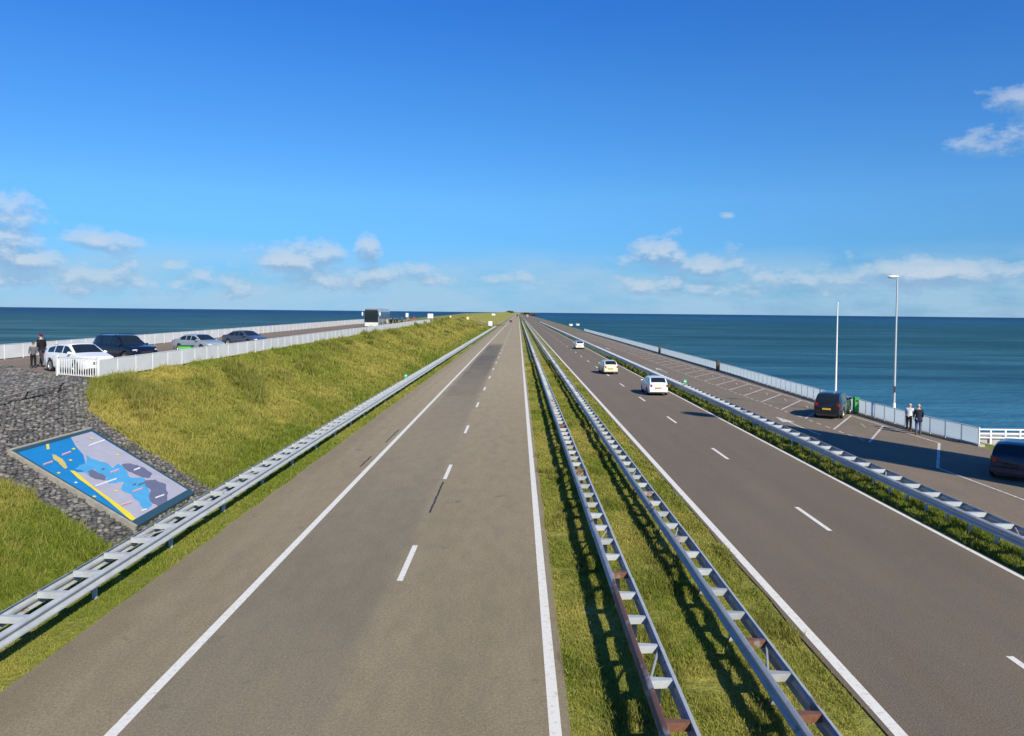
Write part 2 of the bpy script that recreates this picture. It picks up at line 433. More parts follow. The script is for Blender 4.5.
# parking bays
m = MB()
def bar(mb, p, q, wd, z=.004):
    p, q = Vector((p[0], p[1], z)), Vector((q[0], q[1], z)); d = (q-p).normalized(); n = Vector((-d.y, d.x, 0))*wd/2
    mb.quad(p-n, q-n, q+n, p+n)
BX0, BX1 = 18.8, 22.55
for k in range(-1, 48):
    y0 = 41.9+4.69*k
    if k == -1: bar(m, (BX0, 35.0), (BX1, 41.9), .13); continue
    bar(m, (BX0+.02, y0), (BX1-.05, y0+6.35), .12)
    if k < 47:
        for q in (.9, 2.3, 3.6): bar(m, (BX0, y0+q-.35), (BX0, y0+q+.35), .1, .008)
        bar(m, (BX0+2.3, y0+5.6), (BX0+2.75, y0+7.3), .05, .0065)
bar(m, (BX1, 41.9), (BX1, 266), .1, .008)
bar(m, (BX0, 12), (BX0, 35), .1, .008)
for ya in (47.5, 93, 148):
    bar(m, (17.15, ya-3.2), (17.15, ya+2.0), .12)
    m.add([(16.75, ya+2.0, .004), (17.55, ya+2.0, .004), (17.15, ya+4.6, .004)], [(0, 1, 2)])
tag(m.build('parking_markings', MARKW, fix=False), kind='structure')
# kerb strip under the right-hand fence
m = MB(); m.box(24.1, 24.45, 41, 300, -.05, .1); tag(m.build('parking_kerb', CONC), kind='structure')
# platform
m = MB()
yl = [38.5+2*i for i in range(75)]
pts = [(x, y, crest(y)+.004) for x, y in PLATFORM]
m.add([(-34.2, 49.8, crest(49.8)+.004), (-23.6, 40.15, crest(40.15)+.004), (-21.3, 38.5, crest(38.5)+.004), (-21.3, 160, 3.854), (-34.2, 160, 3.854), (-34.2, 190, crest(190)+.004), (-21.3, 190, crest(190)+.004)], [(0, 1, 2, 3, 4), (4, 3, 6, 5)])
tag(m.build('platform_paving', A_PLAT, fix=False), kind='structure')
# access ramp draped on the bank
m = MB(); rp = [(-28, 188), (-27, 230), (-25, 270), (-20.5, 320), (-15, 365), (-10.5, 400), (-8.8, 420)]
for (x0, y0), (x1, y1) in zip(rp, rp[1:]):
    for q in range(4):
        a, b = q/4, (q+1)/4
        xa, ya = x0+(x1-x0)*a, y0+(y1-y0)*a; xb, yb = x0+(x1-x0)*b, y0+(y1-y0)*b
        for i in range(4):
            u0, u1 = -2.4+1.2*i, -1.2+1.2*i
            m.quad(*[(x+u, yy, terr(x+u, yy)+.12) for x, yy, u in ((xa, ya, u0), (xa, ya, u1), (xb, yb, u1), (xb, yb, u0))])
tag(m.build('access_ramp', A_PLAT, fix=False), kind='structure')

# ------------------------------------------------------------------ basalt revetment
def rock_field():
    bm = bmesh.new(); bmesh.ops.create_icosphere(bm, subdivisions=1, radius=1)
    base = np.array([v.co[:] for v in bm.verts]); faces = np.array([[v.index for v in f.verts] for f in bm.faces]); bm.free()
    V = []; Fc = []; T = []; off = 0
    y = 20.5; row = 0
    while y < 49.5:
        s = .175 if y < 34 else .22
        x = -37+(row % 2)*s*.5
        while x < -10.7:
            px, py = x+random.uniform(-.05, .05), y+random.uniform(-.05, .05)
            if px > -.69*py-1.5 and inpoly(px, py, STONES) and not (py > 38.4 and px > -24.8 and inpoly(px, py, PLATFORM)):
                z = terr(px, py, False)
                k = s*random.uniform(.42, .66)
                a = random.uniform(0, 6.28); ca, sa = math.cos(a), math.sin(a)
                sc = np.array([k*random.uniform(.8, 1.25), k*random.uniform(.8, 1.2), k*random.uniform(.55, .95)])
                q = base*(1+rng.uniform(-.22, .18, (len(base), 1)))*sc
                # flatten tops into column heads
                q[:, 2] = np.minimum(q[:, 2], sc[2]*random.uniform(.55, .8)+q[:, 0]*random.uniform(-.25, .25))
                q = np.stack([q[:, 0]*ca-q[:, 1]*sa, q[:, 0]*sa+q[:, 1]*ca, q[:, 2]], 1)+np.array([px, py, z+.02+random.uniform(-.02, .04)])
                V.append(q); Fc.append(faces+off); T.append(np.full(len(q), random.random()**1.3)); off += len(q)
            x += s
        y += s*.87; row += 1
    V = np.concatenate(V); Fc = np.concatenate(Fc); T = np.concatenate(T)
    me = bpy.data.meshes.new('basalt_stones'); me.vertices.add(len(V)); me.vertices.foreach_set('co', V.ravel())
    me.loops.add(Fc.size); me.loops.foreach_set('vertex_index', Fc.ravel())
    me.polygons.add(len(Fc)); me.polygons.foreach_set('loop_start', np.arange(0, Fc.size, 3)); me.polygons.foreach_set('loop_total', np.full(len(Fc), 3))
    at = me.attributes.new('tint', 'FLOAT', 'POINT'); at.data.foreach_set('value', T)
    me.update(calc_edges=True); me.materials.append(STONE)
    o = bpy.data.objects.new('basalt_stones', me); col.objects.link(o)
    return tag(o, 'grey basalt stones packed over the bank around the map board', 'stones', kind='stuff')
rock_field()
m = MB(); STp = STONES
gx = [(-37+.6*i) for i in range(45)]
for i in range(44):
    for j in range(48):
        x0, y0 = -37+.6*i, 20.4+.6*j
        if all(inpoly(x0+a, y0+b, STONES) for a in (0, .6) for b in (0, .6)):
            m.quad(*[(x0+a, y0+b, terr(x0+a, y0+b, False)+.006) for a, b in ((0, 0), (.6, 0), (.6, .6), (0, .6))])
tag(m.build('revetment_bed', GRAVEL, fix=False), kind='structure')

# ------------------------------------------------------------------ grass blades
MAPQ = [(-17.1, 25.6), (-17.1, 31.2), (-11, 27.5), (-11, 22.6)]
def grass_field(name, label, regions):
    P = []; Ln = []; Wd = []; DR = []
    for x0, x1, y0, y1, dens, ln in regions:
        yy = y0
        while yy < y1:
            st = max(.5, yy*.03); n = int(dens*st*(x1-x0)*min(1, (22/yy)**1.35))
            for _ in range(n):
                x, y = random.uniform(x0, x1), yy+random.random()*st
                if abs(x) > .70*y+1.2 or y > y1: continue
                if x < TOE and inpoly(x, y, STONES): continue
                if noise.noise(Vector((x*.9, y*.9, 9))) < -.42: continue
                sd_ = sward(x, y)
                if sd_[0] > 1.05 and random.random() < .6: continue
                P.append((x, y, terr(x, y))); k = (1.6 if random.random() < .035 else .75)+.7*(noise.noise(Vector((x*.7, y*.7, 3)))+.4)
                Ln.append(ln*max(.35, k)*(1+y*.004)*(1+1.0*sd_[1])); DR.append(sd_); Wd.append(max(.006, y*.00036))
            yy += st
    P = np.array(P); Ln = np.array(Ln); Wd = np.array(Wd); nb = 5
    P = np.repeat(P, nb, 0); Ln = np.repeat(Ln, nb)*rng.uniform(.5, 1.15, len(P)); Wd = np.repeat(Wd, nb)*rng.uniform(.7, 1.4, len(P)); n = len(P)
    a = rng.uniform(0, 2*np.pi, n); b = rng.uniform(0, 2*np.pi, n); tilt = rng.uniform(.15, 1.0, n)
    P = P+np.stack([rng.normal(0, .05, n), rng.normal(0, .05, n), np.full(n, -.02)], 1)
    sd = np.stack([np.cos(a), np.sin(a), np.zeros(n)], 1)*Wd[:, None]
    up = np.stack([np.sin(tilt)*np.cos(b), np.sin(tilt)*np.sin(b), np.cos(tilt)], 1)
    mid = P+up*(Ln*.55)[:, None]; tip = P+up*Ln[:, None]; tip[:, 2] -= Ln*.18*np.sin(tilt)
    V = np.stack([P-sd, P+sd, mid+sd*.8, mid-sd*.8, tip], 1).reshape(-1, 3)
    i = np.arange(n)*5
    quads = np.stack([i, i+1, i+2, i+3], 1); tris = np.stack([i+3, i+2, i+4], 1)
    me = bpy.data.meshes.new(name); me.vertices.add(len(V)); me.vertices.foreach_set('co', V.ravel())
    loops = np.concatenate([quads.ravel(), tris.ravel()]); me.loops.add(len(loops)); me.loops.foreach_set('vertex_index', loops)
    me.polygons.add(2*n)
    me.polygons.foreach_set('loop_start', np.concatenate([np.arange(n)*4, 4*n+np.arange(n)*3]))
    me.polygons.foreach_set('loop_total', np.concatenate([np.full(n, 4), np.full(n, 3)]))
    tv = np.repeat(rng.random(n), 5); at = me.attributes.new('tint', 'FLOAT', 'POINT'); at.data.foreach_set('value', tv)
    DR = np.repeat(np.array(DR), nb*5, 0)
    for q, nm in enumerate(('dry', 'rank')):
        at = me.attributes.new(nm, 'FLOAT', 'POINT'); at.data.foreach_set('value', np.ascontiguousarray(DR[:, q]))
    me.update(calc_edges=True); me.materials.append(G_BLADE)
    o = bpy.data.objects.new(name, me); col.objects.link(o)
    return tag(o, label, 'grass', kind='stuff')
grass_field('bank_grass', 'rough olive and straw coloured grass covering the left embankment', [(-20.9, -10.6, 12, 185, 330, .24), (-24, -10.7, 185, 330, 300, .22)])
grass_field('verge_grass', 'short green grass along the left guardrail foot', [(-10.6, -9.05, 11, 120, 330, .10), (-9.2, -8.88, 11, 60, 70, .07)])
grass_field('median_grass', 'green grass growing in the strip under the two middle guardrails', [(.97, 5.97, 10, 110, 420, .085), (.82, .97, 10, 60, 90, .06), (5.95, 6.1, 10, 60, 90, .06)])
grass_field('roadside_grass', 'long green grass in the narrow strip before the right guardrail', [(13.42, 14.72, 12, 120, 420, .19)])

# ------------------------------------------------------------------ guardrails
PROF = [(0, .75), (.02, .747), (.072, .715), (.078, .695), (.072, .672), (.008, .628), (0, .595), (.008, .562), (.072, .518), (.078, .495), (.072, .475), (.02, .443), (0, .44)]
def beam(parent, x, sgn, y0, y1, mats, rust_y=()):
    m = MB(); seg = []
    y = y0
    while y < y1: seg.append(y); y += 4 if y < 240 else (20 if y < 600 else 100)
    seg.append(y1)
    n = len(PROF)
    for a, b in zip(seg, seg[1:]):
        m.cur = 1 if any(q0 <= (a+b)/2 <= q1 for q0, q1 in rust_y) else 0
        dx, dz = random.uniform(-.006, .006), random.uniform(-.008, .008)
        ov = .16 if b < 240 else 0; th = .004
        vs = []
        for yy in (a, b+ov):
            vs += [(x+sgn*d+dx, yy, z+dz) for d, z in PROF]+[(x+sgn*(d-th)+dx, yy, z+dz) for d, z in reversed(PROF)]
        k = 2*n
        fs = [(i, (i+1) % k, k+(i+1) % k, k+i) for i in range(k)]+[tuple(range(k-1, -1, -1)), tuple(range(k, 2*k))]
        m.add(vs, fs)
    return m.build('rail_beam', mats, parent, 40)
def sp_mesh(name, mat, HW):
    m = MB()   # folded plate: top web with two downturned lips, wider at one rail
    m.add([(-HW, -.078, .735), (HW, -.04, .735), (HW, .04, .735), (-HW, .078, .735)]+[(-HW, -.078, .729), (HW, -.04, .729), (HW, .04, .729), (-HW, .078, .729)], [(0, 1, 2, 3), (7, 6, 5, 4), (0, 4, 5, 1), (1, 5, 6, 2), (2, 6, 7, 3), (3, 7, 4, 0)])
    for s in (-1, 1):
        m.add([(-HW, s*.078, .729), (HW, s*.04, .729), (HW, s*.04, .60), (-HW, s*.078, .60), (-HW, s*.072, .729), (HW, s*.034, .729), (HW, s*.034, .60), (-HW, s*.072, .60)], [(0, 1, 2, 3), (7, 6, 5, 4), (0, 4, 5, 1), (1, 5, 6, 2), (2, 6, 7, 3), (3, 7, 4, 0)])
    o = m.build(name, mat); me = o.data; bpy.data.objects.remove(o); return me
def post_mesh(mat):
    m = MB(); m.box(-.05, .05, -.028, -.022, -.2, .62); m.box(-.05, -.044, -.022, .03, -.2, .62); m.box(.044, .05, -.022, .03, -.2, .62)
    o = m.build('post', mat); me = o.data; bpy.data.objects.remove(o); return me
def brace_mesh(mat, HW):
    m = MB(); m.tube([(-HW+.02, .08, .66), (HW-.02, 1.25, .66)], .022, 6); o = m.build('diagonal_brace', mat); me = o.data; bpy.data.objects.remove(o); return me
KIT = {hw: dict(g=sp_mesh('spacer', GALV, hw), r=sp_mesh('spacer', RUST, hw), o=sp_mesh('spacer', GALVO, hw), s=sp_mesh('spacer', GALVR, hw), b=brace_mesh(GALVO, hw)) for hw in (.19, .31)}
POG, POO = post_mesh(GALV), post_mesh(GALVO)
def guardrail(label, xc, y0, y1, mats, sps, po, HW, rust_l=(), rust_r=(), near=None, ydet=520, flip=1, every=1):
    root = empty('guardrail', label, 'guardrail', (xc, 0, 0), 0, 'steel guardrails along the carriageways')
    beam(root, -HW, -1, y0, y1, mats, rust_l); beam(root, HW, 1, y0, y1, mats, rust_r)
    ns = 0; far_sp, far_po = MB(), MB(); y = y0+.5; i = 0
    def link(me, y, sc=1):
        o = bpy.data.objects.new(me.name.split('.')[0], me); col.objects.link(o); o.parent = root; o.location = (0, y, 0)
        o.scale = (sc, 1, 1); return o
    while y < min(y1, ydet):
        if i < 100:
            me = near(y) if near else None
            link(KIT[HW][me or random.choice(sps)], y, flip)
            if i % 6 == 2: link(KIT[HW]['b'], y, 1)
        else:
            far_sp.box(-HW, HW, y-.08, y+.08, .70, .735)
        if i % every: pass
        elif i < 100: link(po, y+.3)
        else: far_po.box(-.05, .05, y+.27, y+.33, -.05, .62)
        y += 1.333; i += 1
    if far_sp.v:
        tag(far_sp.build('spacers', mats[0], root), kind='stuff'); tag(far_po.build('posts', mats[0], root), kind='stuff')
    return root
guardrail('light grey double guardrail at the foot of the left grass bank', -9.80, 9.2, 338, [GALV, RUST], ['g'], POG, .31, flip=-1, every=3)
def near_l(y):
    if y < 11.5: return 'r'
    if y < 19.6: return random.choice(['r', 's', 's', 'g', 'g'])
    return None
guardrail('double guardrail nearer the left carriageway in the median with rusted near end', 2.42, 9.6, 2600, [GALVO, RUST], ['g', 'g', 's', 'o'], POO, .19, every=2, rust_l=((0, 17),), near=near_l)
guardrail('dark double guardrail nearer the right carriageway in the grassy median', 4.47, 9.9, 2600, [GALVO, RUST], ['g', 'o', 's', 'g'], POO, .19, every=2, near=lambda y: 'r' if y < 12 or 13.2 < y < 14.4 else None)
guardrail('double guardrail between the right carriageway and the parking road', 14.2, 10.3, 2600, [GALV, RUST], ['g'], POG, .31)
guardrail('far left guardrail that starts again beyond the access ramp', -10.6, 425, 1500, [GALV, RUST], ['g'], POG, .31, ydet=430)

# ------------------------------------------------------------------ fences
def fence(label, pts, step, hgt, zf, pmat, postw=.05, cat='fence', gap=.03, rail=True, base=.06):
    root = empty('panel_fence', label, cat, (0, 0, 0), 0, 'white panel fences along the parking areas')
    P = [Vector(p) for p in pts]; d = [0]
    for a, b in zip(P, P[1:]): d.append(d[-1]+(b-a).length)
    def at(s):
        for i in range(len(P)-1):
            if s <= d[i+1]+1e-6: return P[i]+(P[i+1]-P[i])*((s-d[i])/(d[i+1]-d[i]))
        return P[-1]
    n = int(d[-1]/step); fp, fo = MB(), MB(); hr = MB()
    for i in range(n+1):
        a = at(i*step); za = zf(a.x, a.y)
        pm = fo if i >= 100 else MB()
        pm.box(a.x-postw/2, a.x+postw/2, a.y-postw/2, a.y+postw/2, za-.1, za+hgt+.03+random.uniform(-.01, .01))
        if i < 100: pm.build('post', WPAINT, root)
        if i == n: break
        b = at((i+1)*step); zb = zf(b.x, b.y); u = (b-a).normalized(); q0 = a+u*(postw/2+gap*.5); q1 = b-u*(postw/2+gap*.5)
        nn = Vector((-u.y, u.x))*.012; j = random.uniform(-.012, .012)
        pm = fp if i >= 100 else MB()
        vs = []
        for q, z in ((q0, za), (q1, zb)):
            for s in (-1, 1):
                for h in (base, hgt-.02+j): vs.append((q.x+nn.x*s, q.y+nn.y*s, z+h))
        pm.add(vs, [(0, 1, 3, 2), (4, 6, 7, 5), (0, 4, 5, 1), (2, 3, 7, 6), (0, 2, 6, 4), (1, 5, 7, 3)])
        if i < 100: pm.build('panel', pmat, root)
        hr.box(-1, 1, -1, 1, -1, 1, Matrix.Translation(((a.x+b.x)/2, (a.y+b.y)/2, (za+zb)/2+hgt+.012)) @ Matrix.Rotation(math.atan2(u.y, u.x), 4, 'Z') @ Matrix.Diagonal(((b-a).length/2, .025, .015, 1)))
    if fp.v: tag(fp.build('panels', pmat, root), kind='stuff'); tag(fo.build('posts', WPAINT, root), kind='stuff')
    if rail: hr.build('top_rail', WPAINT, root)
    return root
zplat = lambda x, y: crest(y)
fence('white panel fence along the top of the left grass bank', [(-20.95, 38.9), (-20.95, 186)], 1.96, .95, zplat, PANELW)
fence('white panel fence on the far sea side of the left parking platform', [(-34.1, 42), (-34.1, 174)], 1.96, .98, zplat, PANELW)
fence('pale blue panel fence between the right parking bays and the sea', [(24.25, 41.2), (23.75, 46), (23.75, 60), (24.25, 95), (24.5, 292)], 1.37, .95, lambda x, y: .0, PANEL)
# dark timber gate posts that interrupt the right fence
for (x, y, lb) in ((24.0, 94.2, 'dark timber post breaking the right fence, the nearer of two'), (24.15, 134, 'dark timber post breaking the right fence with a leaning pole, the farther of two')):
    r = empty('fence_post', lb, 'post', (x, y, 0), 0, 'timber posts in the right fence')
    m = MB(); m.box(-.15, .15, -.3, .3, 0, 1.15); m.build('post_body', WOOD, r)
    m = MB(); m.box(-.19, .19, -.34, .34, 1.15, 1.22); m.build('cap', WOOD, r)
    if y > 120: m = MB(); m.tube([(.3, 0, .9), (1.9, 0, 1.75)], .05, 6); m.build('pole', WOOD, r)

# near end barrier of the left platform
def barrier():
    a, b = Vector((-23.65, 40.05)), Vector((-20.75, 38.55)); zb = 3.22
    r = empty('bar_barrier', 'white upright bar barrier closing the near end of the left platform', 'barrier', (a.x, a.y, zb), math.atan2(b.y-a.y, b.x-a.x))
    ln = (b-a).length
    for x in (0, ln): m = MB(); m.box(x-.05, x+.05, -.05, .05, -.15, 1.1); m.build('post', WPAINT, r)
    for z in (.12, 1.0): m = MB(); m.box(.05, ln-.05, -.025, .025, z-.025, z+.025); m.build('rail', WPAINT, r)
    for i in range(1, 17): m = MB(); x = ln*i/17; m.box(x-.018, x+.018, -.015, .015, .145, .975); m.build('bar', WPAINT, r)
barrier()
r = empty('crest_rail', 'low grey tube rail on short feet lying along the stone crest', 'rail', (0, 0, 0))
ra, rb = hit(-8, 400, 3.25), hit(66, 381.5, 3.45)
def zr(p): return terr(p.x, p.y, False)
m = MB(); m.tube([ra, (ra+rb)/2, rb], .03, 8); m.build('tube', plain('dull_pipe', (.22, .21, .20), .7), r)
for q in (.05, .45, .95):
    p = ra.lerp(rb, q); m = MB(); m.tube([(p.x-.2, p.y, p.z-.4), (p.x, p.y, p.z-.03)], .035, 6); m.build('foot', BLACKP, r)

# ------------------------------------------------------------------ map board
def map_board():
    K = .2962; q = lambda x, y: hit(x, y, k=K, toe=-10.2)
    TL, TR, BR, BL = q(4.5, 452.5), q(89, 429.5), q(194.4, 494.5), q(134.3, 530)
    n = (TR-TL).cross(BL-TL).normalized(); n = n if n.z > 0 else -n
    Ux = (TR-TL).normalized(); Uy = n.cross(Ux)
    O = TL; lift = .1
    r = empty('map_board', 'large painted relief map board with blue sea lying on the stone bank', 'map sign', O)
    def P(x, y, h): # point of the drawing, in the board's own plane
        p = q(x, y)-O; return p+n*h
    def shape(mb, pts, h, cur): mb.cur = cur; mb.add([P(x, y, h) for x, y in pts], [tuple(range(len(pts)))])
    c0 = [P(4.5, 452.5, 0), P(89, 429.5, 0), P(194.4, 494.5, 0), P(134.3, 530, 0)]
    def B(a, b, h=0): # a across from the upper-left side, b down the board
        return (c0[0]*(1-a)+c0[1]*a)*(1-b)+(c0[3]*(1-a)+c0[2]*a)*b+n*h
    def block(mb, a0, a1, b0, b1, h):
        vs = [B(a, b, z) for z in (-.08, h) for a, b in ((a0, b0), (a1, b0), (a1, b1), (a0, b1))]
        mb.add(vs, [(0, 1, 2, 3), (4, 5, 6, 7), (0, 1, 5, 4), (1, 2, 6, 5), (2, 3, 7, 6), (3, 0, 4, 7)])
    m = MB(); block(m, .008, .034, .02, 1, lift); block(m, .008, 1, .004, .0195, lift)
    m.build('stone_rim', plain('rim_stone', (.38, .355, .28), .8, 0, .3, 4), r)
    m = MB(); dkh = lift-.02
    block(m, .0345, .06, .02, .95, dkh); block(m, .0605, 1, .02, .05, dkh); block(m, .975, 1, .0505, .95, dkh); block(m, .0345, 1, .9505, 1, dkh)
    m.build('dark_border', plain('dark_teal_border', (.03, .075, .095), .5), r)
    lv = lift-.04
    m = MB(); m.cur = 0; m.add([B(.06, .05, lv), B(.975, .05, lv), B(.975, .95, lv), B(.06, .95, lv)], [(0, 1, 2, 3)])
    Z = lambda x, y: (x/4.655, 400+y/4.655)
    def coast(pts, n=3):   # fractal coastline between the surveyed points
        for it in range(n):
            o = []
            for i, a in enumerate(pts):
                b = pts[(i+1) % len(pts)]; d = (b[0]-a[0], b[1]-a[1]); q = random.uniform(-.13, .13)
                o += [a, ((a[0]+b[0])/2-d[1]*q, (a[1]+b[1])/2+d[0]*q*.8)]
            pts = o
        return pts
    def sh(pts, h, cur):
        if cur in (2, 3, 5): pts = coast(pts)
        shape(m, [Z(*p) for p in pts], lv+h, cur)
    sh([(322, 172), (417, 150), (896, 438), (648, 583), (600, 545), (545, 500), (480, 450), (430, 415), (370, 372), (340, 345), (392, 345), (395, 300), (385, 262), (352, 225)], .004, 1)            # pale land and flats
    sh([(395, 262), (440, 285), (520, 325), (545, 305), (580, 325), (600, 365), (672, 375), (690, 400), (700, 450), (705, 500), (670, 520), (640, 480), (560, 425), (575, 390), (505, 400), (440, 330), (400, 320)], .008, 2)  # light sea
    sh([(345, 330), (395, 300), (440, 335), (480, 340), (470, 365), (430, 365), (400, 350)], .0072, 2)
    sh([(565, 305), (600, 303), (670, 325), (705, 350), (690, 372), (650, 365), (610, 345), (580, 330)], .012, 3)
    sh([(670, 385), (720, 378), (770, 400), (780, 440), (778, 480), (815, 490), (740, 508), (705, 490), (690, 455), (700, 430), (675, 410)], .012, 3)
    sh([(408, 340), (430, 333), (455, 350), (490, 365), (488, 382), (450, 378), (412, 362)], .012, 3)
    sh([(322, 338), (345, 340), (440, 420), (540, 490), (600, 535), (640, 575), (632, 592), (580, 550), (500, 480), (430, 425), (360, 375)], .016, 4)
    sh([(240, 262), (270, 275), (300, 300), (312, 322), (300, 332), (275, 310), (245, 285)], .016, 5)
    sh([(212, 215), (225, 213), (228, 238), (215, 240)], .016, 4)
    for x, y in ((340, 237), (270, 350), (325, 290), (350, 395), (436, 460), (425, 188), (545, 265), (537, 433)):
        sh([(x-10, y), (x, y-5), (x+10, y), (x, y+5)], .02, 4 if x != 350 else 6)
    for x, y, l, c in ((285, 262, 42, 7), (198, 308, 44, 7), (510, 345, 42, 7), (615, 433, 46, 7), (560, 498, 50, 7), (410, 218, 75, 6), (440, 408, 100, 6), (620, 332, 30, 6), (720, 462, 42, 6), (655, 523, 24, 6), (640, 402, 30, 8), (470, 330, 14, 8), (615, 402, 16, 8)):
        if c == 7:
            sh([(x, y), (x+l, y-16), (x+l, y-8), (x, y+8)], .02, 6); sh([(x, y+3), (x+l, y-13), (x+l, y-9), (x, y+7)], .024, 7)
        else: sh([(x, y), (x+l, y-l*.36), (x+l, y-l*.36+7), (x, y+7)], .02, c)
    cs = [(.015, .22, .50), (.44, .42, .46), (.09, .37, .62), (.15, .15, .20), (.82, .66, .02), (.62, .50, .12), (.75, .75, .78), (.62, .08, .10), (.10, .16, .2)]
    m.build('map_panel', [plain('map_paint', c, .4, 0, .12, 2.5) for c in cs], r)
map_board()

# ------------------------------------------------------------------ cars
SHAPES = {
 'estate': dict(L=4.65, W=1.80, belt=.96, nose=.70, top=[(-2.33, .98), (-2.24, 1.05), (-1.8, 1.26), (-1.3, 1.40), (-.7, 1.475), (0, 1.49), (.35, 1.46), (1.15, 1.03), (1.3, 1.0), (2.1, .86), (2.33, .66)], wb=(-1.38, 1.34), win=[(-1.72, -.98), (-.95, -.06), (.0, .95)], r=.33),
 'saloon': dict(L=4.55, W=1.76, belt=.94, nose=.68, top=[(-2.28, .9), (-2.2, 1.02), (-1.62, 1.06), (-.95, 1.38), (-.5, 1.44), (.1, 1.44), (.4, 1.40), (1.12, 1.0), (1.3, .97), (2.05, .84), (2.28, .64)], wb=(-1.33, 1.33), win=[(-1.2, -.55), (-.48, .02), (.1, .9)], r=.32),
 'hatch': dict(L=4.2, W=1.76, belt=.97, nose=.72, top=[(-2.1, .98), (-2.04, 1.06), (-1.66, 1.43), (-1.2, 1.5), (0, 1.5), (.3, 1.46), (1.1, 1.04), (1.25, 1.0), (1.9, .86), (2.1, .68)], wb=(-1.28, 1.27), win=[(-1.55, -1.1), (-1.0, -.1), (0, .9)], r=.32),
 'suv': dict(L=4.65, W=1.86, belt=1.12, nose=.88, top=[(-2.33, 1.12), (-2.27, 1.25), (-2.05, 1.68), (-1.7, 1.76), (0, 1.78), (.4, 1.72), (1.0, 1.22), (1.15, 1.17), (2.1, 1.06), (2.33, .84)], wb=(-1.38, 1.38), win=[(-2.0, -1.2), (-1.1, -.1), (0, .85)], r=.38),
 'crossover': dict(L=4.4, W=1.82, belt=1.08, nose=.84, top=[(-2.2, 1.06), (-2.12, 1.18), (-1.72, 1.58), (-1.25, 1.65), (0, 1.67), (.35, 1.62), (1.05, 1.17), (1.2, 1.12), (2.0, 1.0), (2.2, .8)], wb=(-1.32, 1.3), win=[(-1.6, -1.05), (-.98, -.1), (0, .85)], r=.35),
}
def wheel(parent, x, y, r, side):
    def lathe(mb, prof, n=24):
        k = len(prof); vs = []
        for i in range(n):
            a = 2*math.pi*i/n
            vs += [(x+rr*math.cos(a), y+side*d, r+rr*math.sin(a)) for rr, d in prof]
        mb.add(vs, [(i*k+j, ((i+1) % n)*k+j, ((i+1) % n)*k+(j+1) % k, i*k+(j+1) % k) for i in range(n) for j in range(k)])
    m = MB(); lathe(m, [(r*.66, .09), (r*.9, .1), (r, .06), (r, -.06), (r*.9, -.1), (r*.66, -.09)]); w_ = m.build('wheel', TYRE, parent, 40)
    m = MB(); lathe(m, [(r*.67, .07), (r*.62, .085), (r*.55, .05), (r*.55, -.02), (r*.67, -.02)])
    for k in range(5):
        a = 2*math.pi*k/5; T = Matrix.Translation((x, y+side*.055, r)) @ Matrix.Rotation(-a, 4, 'Y'); m.box(0, r*.6, -.012, .014, -.045, .045, T)
    m.build('rim', RIM, w_, 40)
